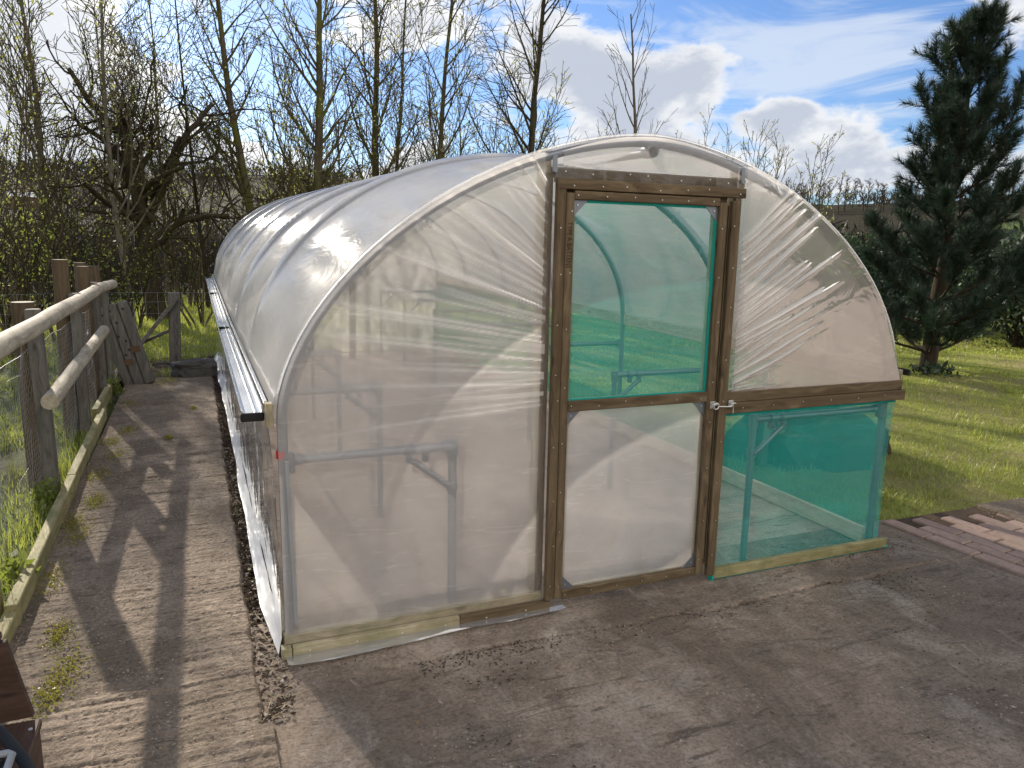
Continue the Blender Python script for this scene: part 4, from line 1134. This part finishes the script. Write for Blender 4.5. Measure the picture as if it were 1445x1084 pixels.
# the dark gnarled tree
g = tree('gnarled_tree', 222, 18.5, 4.4, .25, GNARL, 'dark gnarled old tree with crooked limbs and thick trunk', 'tree', 112, ln(-.03), 'bark_dark', leaf=1, leafmat_='leafy', lsize=.07, twig='bark_dark')
r2 = np.random.default_rng(5); A_, B_, L_ = Br(), Br(), []
x, y = at_az(222, 18.5, 400)
for k, (lx, ly, h) in enumerate(((-.35, .1, 2.6), (.30, -.1, 2.9), (-.12, .2, 3.0), (.75, 0, 1.9), (-.8, .1, 1.7), (.9, .2, 1.6))):
    z = 2.1+.25*k if k < 3 else 1.6+.5*(k-3)
    grow(A_, B_, L_, (x-.02*k*camr.x, y, z), np.array([camr.x*lx, camr.y*lx+ly, .8]), h, .10, 0, r2, dict(GNARL, wob=(.22,.26,.26,.25)))
A_.build('limbs', M['bark_dark'], g); B_.build('twigs', M['bark_dark'], g)
# multi-stemmed willow scrub between and behind the trees
def scrub(name, px, dist, H, n, label, seed, spread=.35, leaf=1, lm='bud', twig='twig', group='willow scrub between the trees', cat='willow shrub', size=.075, base=None):
    x, y = at_az(px, dist, 400) if base is None else base
    r2 = np.random.default_rng(seed); t = thing(name, (x, y, -.1), label, cat, group)
    A_, B_, L_ = Br(), Br(), []
    for i in range(n):
        a = r2.random()*6.28; s_ = spread*math.sqrt(r2.random())
        h = H*(.55+.45*r2.random())
        P = dict(max=2, n=(12, 6), ref=(4, 1.2), t0=(.18, .15), ang=(30, 30), len=(1.25, .5), rr=(.5, .6), wob=(.05, .08, .1), up=(.035, .06, .04), rmin=.006, leaf=leaf, fall=.5, thick=0)
        grow(A_, B_, L_, (x+.3*math.cos(a)*r2.random(), y+.3*math.sin(a)*r2.random(), -.12), np.array([math.cos(a)*s_, math.sin(a)*s_, 1.]), h, .022+.012*r2.random(), 0, r2, P)
    A_.build('stems', M['twig'], t); B_.build('twigs', M[twig], t)
    if L_:
        V, Fc = leaf_quads(L_, size, r2); raw_mesh('foliage', V, Fc, M[lm], parent=t)
    return t
SL = ['tall leafy willow scrub at the far left edge', 'thin willow scrub between the two slender grey trunks', 'willow scrub behind the dark gnarled tree', 'dense willow shoots left of the thickest mossy trunk',
      'willow shoots between the thickest trunk and the twin stems', 'willow scrub right of the twin stems, low behind the roof', 'bushy green willow left of the lone straight trunk', 'willow scrub right of the lone straight trunk',
      'dark tangled scrub under the small bare tree', 'budding willow shoots left of the right hand door post top', 'upright willow shoots against cloud above the right of the tunnel']
for i, (px, d_, H, n, sp_r, lf) in enumerate(((12, 18, 7.0, 10, .30, 2), (118, 20, 7.2, 8, .3, 1), (262, 22, 6.8, 8, .35, 1), (392, 21, 7.6, 10, .32, 2), (486, 22, 7.8, 10, .3, 2), (575, 23, 6.6, 8, .35, 1), (668, 22, 7.0, 14, .30, 3), (790, 23, 5.9, 11, .42, 1), (900, 24, 4.7, 14, .6, 0), (1030, 24, 5.9, 14, .28, 2), (1102, 24, 5.1, 14, .3, 2))):
    scrub('willow_shrub', px, d_, H, n, SL[i], 200+i, sp_r, lf)
# leafing hawthorns low on the left
HW = ['bright leafing hawthorn bush at the left edge, behind the fence wire', 'yellow green hawthorn bush behind the tall round fence posts', 'low hawthorn bush under the dark gnarled tree', 'hawthorn bush between the gnarled tree and the polytunnel']
for i, (px, d_, H, n) in enumerate(((14, 13.5, 2.5, 10), (92, 14.5, 2.2, 9), (178, 16, 1.9, 7), (282, 17, 1.9, 6))):
    scrub('hawthorn_bush', px, d_, H, n, HW[i], 300+i, .75, (4, 3, 2, 1)[i], 'leafy', 'bark_dark', 'hawthorn bushes under the trees', 'hawthorn bush', .058)

# undergrowth and the woods on the hill: nobody could count these
def flecks(name, C, rad, per, size, mat, r2, asp=.3, up=1.2):
    n = len(C); idx = np.repeat(np.arange(n), per)
    q = r2.normal(size=(len(idx), 3)); q /= np.linalg.norm(q, axis=1)[:,None]; q *= r2.random(len(idx))[:,None]**.45
    P = C[idx]+q*rad[idx]
    sz = (size[idx] if hasattr(size, '__len__') else size)
    d = r2.normal(size=(len(P),3))*.7; d[:,2] += up; d /= np.linalg.norm(d, axis=1)[:,None]
    x = np.cross(d, r2.normal(size=(len(P),3))); x /= np.linalg.norm(x, axis=1)[:,None]
    L = (np.asarray(sz)*(.5+r2.random(len(P)))).reshape(-1,1)
    V = np.stack([P-d*L*.5, P+x*L*asp*.5, P+d*L*.5, P-x*L*asp*.5], 1).reshape(-1,3)
    return raw_mesh(name, V, np.arange(4*len(P)).reshape(-1,4), mat, kind='stuff')
r2 = np.random.default_rng(77)
aa = r2.uniform(R(-14), R(62), 900); dd = r2.uniform(25.5, 33, 900)
C = np.stack([CAM.x+dd*np.sin(aa), CAM.y+dd*np.cos(aa), .6+.9*r2.random(900)], 1)
rad = np.stack([.8+.5*r2.random(900)]*2+[.9+.9*r2.random(900)], 1)
flecks('undergrowth', C, rad, 70, .42, M['fleck'], r2, .10)
n = 2600
aa = r2.uniform(R(-16), R(64), n); dd = 90*(380/90)**r2.random(n)
X = CAM.x+dd*np.sin(aa); Y = CAM.y+dd*np.cos(aa); Z, _ = terr(X, Y)
hh = 2.2+2.6*r2.random(n)
C = np.stack([X, Y, Z+hh*.7], 1); rad = np.stack([hh*.75, hh*.75, hh], 1)
keep = fbm(X*.02, Y*.02, 3, 9) > .42
C, rad, dd = C[keep], rad[keep], dd[keep]
flecks('hill_woodland', C, rad, 60, dd*.0052, M['fleck'], r2, .22)
# ridge-line trees seen to the right, each a bare crown
# ------------------------------------------------------------------ pine
def pine(base, H, label):
    r2 = np.random.default_rng(31); x, y = base
    t = thing('pine_tree', (x, y, -.05), label, 'pine tree')
    A_, B_ = Br(), Br(); shoots = []
    nz_ = 12
    zz = np.linspace(-.1, H, nz_); off = np.cumsum(r2.normal(size=(nz_,2))*.02, 0)
    tp = np.stack([x+off[:,0], y+off[:,1], zz], 1)
    A_.tube(tp, .125*(1-.90*np.linspace(0,1,nz_)), 10)
    def at(z):
        k = np.interp(z, zz, np.arange(nz_)); j = min(int(k), nz_-2); return tp[j]+(tp[j+1]-tp[j])*(k-j)
    z = .30
    while z < H-.12:
        f = (z/H); reach = (1.0*min(1, .80+f*1.4))*1.56*(1-f)**.50+.14
        nb_ = 6 if f < .75 else 5
        a0 = r2.random()*6.28
        for i in range(nb_):
            a = a0+i*6.283/nb_+r2.normal()*.25
            Lb = reach*(.52+.62*r2.random()); up = .22+.75*f+.15*r2.normal()
            d = np.array([math.cos(a), math.sin(a), up*.55]); d /= np.linalg.norm(d)
            p = at(z).copy(); pts = [p]; n = 7
            for k in range(n-1):
                d = d+np.array([0, 0, .10+.16*f])+r2.normal(size=3)*.05; d /= np.linalg.norm(d); pts.append(pts[-1]+d*Lb/(n-1))
            B_.tube(pts, np.linspace(.022*(1-.6*f)+.004, .006, n), 5)
            shoots.append((pts[-2], pts[-1]+d*.10))
            ns = int(5+Lb*12)
            for q in range(ns):
                u = .28+.70*(q+r2.random())/ns; k = u*(n-1); j = min(int(k), n-2); pp = pts[j]+(pts[j+1]-pts[j])*(k-j)
                dd = (pts[j+1]-pts[j]); dd /= np.linalg.norm(dd)
                sd = dd*.75+r2.normal(size=3)*.55+np.array([0,0,.55]); sd /= np.linalg.norm(sd)
                Ls = (.20+.20*r2.random())*(1.15-.4*u)
                mid = pp+sd*Ls*.5; e = mid+(sd+np.array([0,0,.35]))/np.linalg.norm(sd+np.array([0,0,.35]))*Ls*.6
                B_.tube([pp, mid, e], [.008,.006,.004], 3)
                shoots.append((mid-(sd*Ls*.3), e))
        z += .30+.10*r2.random()
    top = tp[-1]
    for i in range(5):
        a = i*1.26+.4; d = np.array([math.cos(a)*.45, math.sin(a)*.45, 1.]); d /= np.linalg.norm(d)
        e = at(H-.45)+d*(.45+.15*r2.random()); B_.tube([at(H-.45), e], [.012,.006], 4); shoots.append((at(H-.40), e))
    shoots.append((at(H-.5), top+np.array([0,0,.06])))
    A_.build('trunk', M['pine_bark'], t); B_.build('branches', M['pine_bark'], t)
    a = np.array([s_[0] for s_ in shoots]); b = np.array([s_[1] for s_ in shoots])
    per = 130; idx = np.repeat(np.arange(len(a)), per); u = r2.random(len(idx))
    ax = (b-a)[idx]; ln_ = np.linalg.norm(ax, axis=1)[:,None]; ax = ax/ln_
    P = a[idx]+(b-a)[idx]*u[:,None]
    rd = np.cross(ax, r2.normal(size=(len(idx),3))); rd /= np.linalg.norm(rd, axis=1)[:,None]
    d = ax*(.45+.5*u[:,None])+rd*.75; d /= np.linalg.norm(d, axis=1)[:,None]
    L = (.10+.06*r2.random(len(idx)))[:,None]; w = np.cross(d, r2.normal(size=(len(idx),3))); w /= np.linalg.norm(w, axis=1)[:,None]; w *= .0034
    V = np.stack([P-w, P+w, P+d*L], 1).reshape(-1,3)
    raw_mesh('needles', V, np.arange(len(V)).reshape(-1,3), M['needle'], parent=t)
pine((9.76, 4.72), 4.66, 'dark green pine tree with upswept needle tufts standing on the lawn')
# leafy clump at the pine's foot
def clump(name, c, n, rad, hgt, size, mat, label, cat, seed, group=None, asp=.45):
    r2 = np.random.default_rng(seed)
    q = r2.normal(size=(n,3)); q /= np.linalg.norm(q, axis=1)[:,None]; q *= r2.random(n)[:,None]**.5
    P = np.array(c)+q*np.array([rad, rad, hgt]); P[:,2] = np.abs(P[:,2]-c[2])+c[2]
    V, Fc = leaf_quads(P, size, r2, None, asp)
    o = raw_mesh(name, V, Fc, mat, loc=c); tag(o, label, cat, group); return o
clump('dock_plant', (9.6, 4.5, .02), 170, .38, .14, .10, M['hedge'], 'dark low leafy weeds around the foot of the pine trunk', 'weeds', 41)

# dark garden hedge and conifers behind the pine
def bush(name, px, dist, W_, H, n, mat, label, cat, seed, size=.11, row=440, group=None):
    x, y = at_az(px, dist, row); r2 = np.random.default_rng(seed)
    t = thing(name, (x, y, -.05), label, cat, group)
    m_ = 26; cc = r2.normal(size=(m_,3)); cc /= np.linalg.norm(cc, axis=1)[:,None]
    cc = np.array([x, y, H*.42])+cc*np.array([W_*.36, W_*.36, H*.34])*r2.random(m_)[:,None]**.3
    rr = (.20+.16*r2.random(m_))*min(W_, H)
    idx = r2.integers(0, m_, n); q = r2.normal(size=(n,3)); q /= np.linalg.norm(q, axis=1)[:,None]
    P = cc[idx]+q*rr[idx][:,None]*(r2.random(n)[:,None]**.33); P = P[P[:,2] > 0]
    V, Fc = leaf_quads(P, size, r2, None, .5); raw_mesh('foliage', V, Fc, M[mat], parent=t)
    A_, B_ = Br(), Br()
    for k in range(14):
        e = cc[k]; A_.tube([(x+.1*r2.normal(), y+.1*r2.normal(), -.1), (x*.5+e[0]*.5, y*.5+e[1]*.5, e[2]*.45), e], [.045,.03,.012], 5)
    A_.build('stems', M['bark_dark'], t)
HG = 'dark evergreens behind the pine'
bush('evergreen_shrub', 1452, 17.5, 3.4, 2.9, 6500, 'hedge', 'dark evergreen at the right edge behind the pine', 'evergreen shrub', 51, .12, group=HG)
bush('evergreen_shrub', 1372, 19.5, 3.2, 2.5, 5500, 'hedge', 'dark rounded evergreen seen through the right side of the pine', 'evergreen shrub', 52, .12, group=HG)
bush('evergreen_shrub', 1296, 20.5, 3.4, 2.6, 5500, 'hedge', 'dark evergreen directly behind the pine trunk', 'evergreen shrub', 53, .12, group=HG)
bush('evergreen_shrub', 1226, 21.5, 3.6, 2.5, 5500, 'hedge', 'dark evergreen between the tunnel edge and the pine', 'evergreen shrub', 54, .12, group=HG)
bush('evergreen_shrub', 1150, 24.0, 4.4, 2.7, 5500, 'hedge', 'brown green evergreen mostly hidden behind the right side of the polytunnel', 'evergreen shrub', 55, .12, group=HG)
# ridge trees
for i in range(44):
    px = 1100+i*9+rng.uniform(-5, 5)
    d_ = 305+rng.uniform(-14, 16)
    x, y = at_az(px, d_, 270); z, _ = terr(np.array([x]), np.array([y]))
    H = 10.5+rng.uniform(-2.5, 1.5)
    t = thing('ridge_tree', (x, y, float(z[0])-.3), 'small bare tree in the distant row on the hillside right of the polytunnel', 'tree', 'distant row of bare trees')
    r2 = np.random.default_rng(900+i); A_, B_ = Br(), Br()
    grow(A_, B_, [], (x, y, float(z[0])-.3), (0, 0, 1), H, .2, 0, r2, dict(max=2, n=(16, 7), ref=(7, 2.4), t0=(.25, .15), ang=(42, 38), len=(2.6, 1.2), rr=(.4, .55), wob=(.04, .08, .1), up=(.03, .05, .03), rmin=.05, leaf=0, thick=0))
    A_.build('trunk', M['bark_dark'], t); B_.build('crown', M['twig'], t)
# white farm roofs far off on the left
for i, (px, py, L_) in enumerate(((40, 258, 7), (188, 286, 3))):
    x, y = at_az(px, 175, py); z, _ = terr(np.array([x]), np.array([y])); z = float(z[0])
    mb = MB(); Rm = Matrix.Rotation(-az_of(px, py), 3, 'Z')
    mb.box((x, y, z+3.4), (L_, 4, 2.4), Rm)
    b_ = thing('farm_shed', (x, y, z), ('long white roofed shed far off between the left trees', 'short pale shed far off beside the gnarled trunk')[i], 'shed')
    mb.build('wall', M['brown_x'], b_)
    mb = MB()
    for s_ in (-1, 1): mb.box(Vector((x, y, z+5.1))+Rm @ Vector((0, s_*1.1, 0)), (L_+.3, 2.6, .12), Rm @ Matrix.Rotation(-s_*R(22), 3, 'X'))
    mb.build('roof', M['sheet'], b_)

# ------------------------------------------------------------------ grass, moss, litter
def blades(name, X, Y, Z, h, w, mat, r2, lean=.5):
    n = len(X); P = np.stack([X, Y, Z], 1)
    a = r2.random(n)*6.283; h = (h*(.45+.8*r2.random(n)))
    ld = np.stack([np.cos(a), np.sin(a), 0*a], 1)*(lean*r2.random(n)*h)[:,None]
    b = a+1.57+r2.normal(size=n)*.4; wv = np.stack([np.cos(b), np.sin(b), 0*b], 1)*np.asarray(w).reshape(-1,1)*.5
    up = np.array([[0,0,1.]])*h[:,None]
    V = np.stack([P-wv, P+wv, P+up*.6+ld*.4+wv*.7, P+up*.6+ld*.4-wv*.7], 1)
    V2 = np.stack([P+up*.6+ld*.4-wv*.7, P+up*.6+ld*.4+wv*.7, P+up+ld*1.1+wv*.1, P+up+ld*1.1-wv*.1], 1)
    V = np.concatenate([V.reshape(-1,3), V2.reshape(-1,3)])
    return raw_mesh(name, V, np.arange(8*n).reshape(-1,4), mat, kind='stuff')
r2 = np.random.default_rng(61)
def dens_pts(n, x0, x1, y0, y1, pw=1.7):
    X = r2.uniform(x0, x1, n); Y = r2.uniform(y0, y1, n); d = np.hypot(X-CAM.x, Y-CAM.y)
    k = r2.random(n) < np.clip((4.8/d)**pw, 0, 1); return X[k], Y[k], d[k]
X, Y, d = dens_pts(620000, 3.55, 25, .2, 20)
k = (lawn_z(X, Y) > -.035) & (fbm(X*1.5, Y*1.5, 3, 65)+.25*np.clip((d-5)/4, 0, 1)+.35*r2.random(len(X)) > .58)
X, Y, d = X[k], Y[k], d[k]
blades('lawn_grass', X, Y, lawn_z(X, Y)-.004, .032+.08*np.clip(fbm(X*2.2, Y*2.2, 3, 66)-.42, 0, 1)*2.4, .0045*np.clip(d/5, 1, 4), M['grass'], r2, 1.1)
tx, ty, td = dens_pts(9000, 3.6, 22, .3, 16, 1.3); tx, ty = tx[:1500], ty[:1500]
k = fbm(tx*.9, ty*.9, 3, 64) > .46; tx, ty = tx[k], ty[k]; idx = np.repeat(np.arange(len(tx)), 34); X = tx[idx]+r2.normal(size=len(idx))*.055; Y = ty[idx]+r2.normal(size=len(idx))*.055; d = np.hypot(X-CAM.x, Y-CAM.y)
blades('lawn_tufts', X, Y, lawn_z(X, Y)-.004, .065, .005*np.clip(d/5, 1, 4), M['grass'], r2, 1.0)
X, Y, d = dens_pts(60000, 3.6, 9, .2, 4); blades('dry_lawn_grass', X, Y, lawn_z(X, Y)-.004, .035, .004, M['grass_dry'], r2, 1.6)
X = r2.uniform(-9, -1.19, 90000); Y = r2.uniform(-1, 13, 90000); d = np.hypot(X-CAM.x, Y-CAM.y); k = (fbm(X*1.3, Y*1.3, 3, 67) > .40)
X, Y, d = X[k], Y[k], d[k]
blades('field_grass', X, Y, field_z(X, Y)-.01, .065+.07*(fbm(X*2, Y*2, 3, 68) > .5), .006*np.clip(d/5, 1, 3), M['grass'], r2, .9)
X = r2.uniform(-7, 3.4, 60000); Y = r2.uniform(9.0, 22, 60000); blades('meadow_grass', X, Y, 0*X-.05, .11, .016, M['grass'], r2, .9)
X = r2.uniform(-1.5, -.1, 2600); Y = r2.uniform(7.35, 9.2, 2600); k = fbm(X*4, Y*4, 2, 69) > .45; blades('path_end_grass', X[k], Y[k], 0*X[k], .07, .006, M['grass'], r2, 1)
# verge weeds under the fence
X = r2.uniform(-1.36, -1.17, 1700); Y = r2.uniform(-.4, 7.2, 1700); blades('verge_grass', X, Y, 0*X-.02, .085, .005, M['grass'], r2, .8)
VW = ['small leafy nettle by the timber peg behind the edging board', 'ferny green weed at the foot of the square post', 'leafy weed behind the far edging board by the leaning slab']
for i, (x, y, n, rd, h, sz) in enumerate(((-1.17, 1.1, 60, .08, .16, .07), (-1.24, 2.45, 240, .13, .16, .045), (-1.17, 6.2, 140, .10, .22, .06))):
    clump('weed_plant', (x, y, .02), n, rd, h, sz, M['leafy'], VW[i], 'weed', 420+i, 'weeds under the fence')
# moss along the left of the path
r3 = np.random.default_rng(19)
Cm = [(-.98, 1.75, .10), (-.95, 2.35, .08), (-.93, 3.5, .12), (-1.0, 3.0, .10), (-.98, 5.6, .10), (-.9, 4.4, .09), (-1.02, 1.15, .09), (-.82, .18, .08), (-.9, .5, .07), (-1.03, 2.0, .08), (-.7, 6.9, .15), (-.6, 7.05, .12), (-.55, 4.0, .03), (-.35, 5.2, .03), (-1.0, 4.0, .09), (-.86, .0, .07)]
P = np.concatenate([np.array([x, y, .015])+np.stack([r3.normal(size=420)*s_*.42, r3.normal(size=420)*s_*1.1, .012*r3.random(420)], 1) for x, y, s_ in Cm])
P = P[(P[:,0] > -1.10) & (P[:,0] < -.14)]
V, Fc = leaf_quads(P, .010, r3, None, .8); raw_mesh('moss', V, Fc, M['moss'], kind='stuff')
# stone chips, soil crumbs, straw
def chips(name, X, Y, Z, size, mat, r2):
    n = len(X); base = np.array([[1,0,0],[0,1,0],[-1,0,0],[0,-1,0],[0,0,.7],[0,0,-.7]])
    V = base[None]*(1+.5*r2.normal(size=(n,6,1)))*(size*(.4+r2.random(n)**2*1.5))[:,None,None]
    a = r2.random(n)*6.28; c, s_ = np.cos(a)[:,None], np.sin(a)[:,None]
    el = (1+r2.random(n))[:,None]
    x = V[:,:,0]*el; V = np.stack([x*c-V[:,:,1]*s_, x*s_+V[:,:,1]*c, V[:,:,2]], -1)
    V = V+np.stack([X, Y, Z], 1)[:,None]
    f = np.array([[0,1,4],[1,2,4],[2,3,4],[3,0,4],[1,0,5],[2,1,5],[3,2,5],[0,3,5]])
    return raw_mesh(name, V.reshape(-1,3), (f[None]+(np.arange(n)*6)[:,None,None]).reshape(-1,3), mat, kind='stuff')
M['stone'] = simple('pale_grit', (.34,.29,.23), .9, 0, .5, 60)
M['crumb'] = simple('dark_crumb', (.055,.042,.032), .95, 0, .5, 60)
M['straw'] = simple('straw', (.45,.37,.22), .8, 0, .3, 40)
n = 20000; X = r2.uniform(-1.5, 6.5, n); Y = -1.7+1.95*r2.random(n)
k = fbm(X*1.6, Y*1.6, 3, 71) > .46; X, Y = X[k], Y[k]
chips('grit', X, Y, 0*X+.001, np.full(len(X), .0025), M['stone'], r2)
n = 26000; X = r2.uniform(-1.2, 6.5, n); Y = -1.8+2.0*r2.random(n); k = fbm(X*1.3+5, Y*1.3, 4, 73) > .52; X, Y = X[k], Y[k]
chips('soil_crumbs', X, Y, 0*X+.001, np.full(len(X), .0026), M['crumb'], r2)
n = 800; X = .5+2.6*r2.random(n)**1.3; Y = -.235-.02*X+.012*np.sin(X*2.3)+.035*(vnoise(X*4, X*0, 4)-.5)-np.abs(r2.normal(size=n))*.05; chips('joint_soil', X, Y, 0*X, np.full(n, .0026), M['crumb'], r2)
n = 14000; X = r2.uniform(-1.08, -.15, n); Y = -1.2+8.2*r2.random(n)**1.3
chips('path_grit', X, Y, 0*X+.017, np.full(n, .0022), M['stone'], r2)
n = 6500; X = r2.uniform(-.16, -.01, n); Y = -.42+9*r2.random(n)**1.4
chips('trench_soil', X, Y, -.02+.02*r2.random(n), np.full(n, .0065), M['soil'], r2)
n = 500; X = r2.uniform(-.15, -.01, n); Y = -.45+4*r2.random(n)**1.5
chips('trench_chips', X, Y, 0*X, np.full(n, .005), M['stone'], r2)
r4 = random.Random(8); A1 = []; B1 = []
for i in range(230):
    if i < 120: x, y, z = r4.uniform(-.15, 0), -.45+4*r4.random()**1.5, .006; L = r4.uniform(.02, .07)
    else:
        x, y, z = 2.15+r4.gauss(0, .45), -.22-abs(r4.gauss(0, .28)), .004; L = r4.uniform(.006, .022)
    a = r4.random()*6.28; A1.append((x, y, z)); B1.append((x+L*math.cos(a), y+L*math.sin(a), z+.003))
o = wires('straw_litter', np.array(A1), np.array(B1), .0016, M['straw'], None) if False else None
def wires_top(name, A, B, r, mat):
    ORG[None] = Vector((0,0,0))
    d = B-A; d = d/(np.linalg.norm(d, axis=1)[:,None]+1e-9); x = np.cross(d, np.array([[0,0,1.]])); x /= np.linalg.norm(x, axis=1)[:,None]; y = np.cross(d, x)
    vs = [e+(x*math.cos(a)+y*math.sin(a))*r for e in (A, B) for a in (0, 2.09, 4.19)]
    V = np.stack(vs, 1).reshape(-1,3); b = (np.arange(len(A))*6)[:,None]
    return raw_mesh(name, V, np.concatenate([b+np.array([[k, (k+1)%3, 3+(k+1)%3, 3+k]]) for k in range(3)]), mat, kind='stuff')
wires_top('straw_litter', np.array(A1), np.array(B1), .0012, M['straw'])
# dead leaves blown about the yard, the trench and the lawn edge
M['dead_leaf'] = leafmat('dead_leaf', (.12,.075,.035), (.26,.17,.08), .2)
P = np.stack([np.concatenate([r2.uniform(-1, 6, 150), r2.uniform(-.1, -.01, 90), r2.uniform(3.9, 9, 160)]), np.concatenate([-.1-1.5*r2.random(150), -.4+7*r2.random(90), .5+5*r2.random(160)]), np.concatenate([np.full(150, .006), np.full(90, .0), np.full(160, .035)])], 1)
V, Fc = leaf_quads(P, .022, r2, None, .7); V = V.reshape(-1, 4, 3); V[:, :, 2] = V[:, :1, 2]+(V[:, :, 2]-V[:, :1, 2])*.25; raw_mesh('dead_leaves', V.reshape(-1, 3), Fc, M['dead_leaf'], kind='stuff')
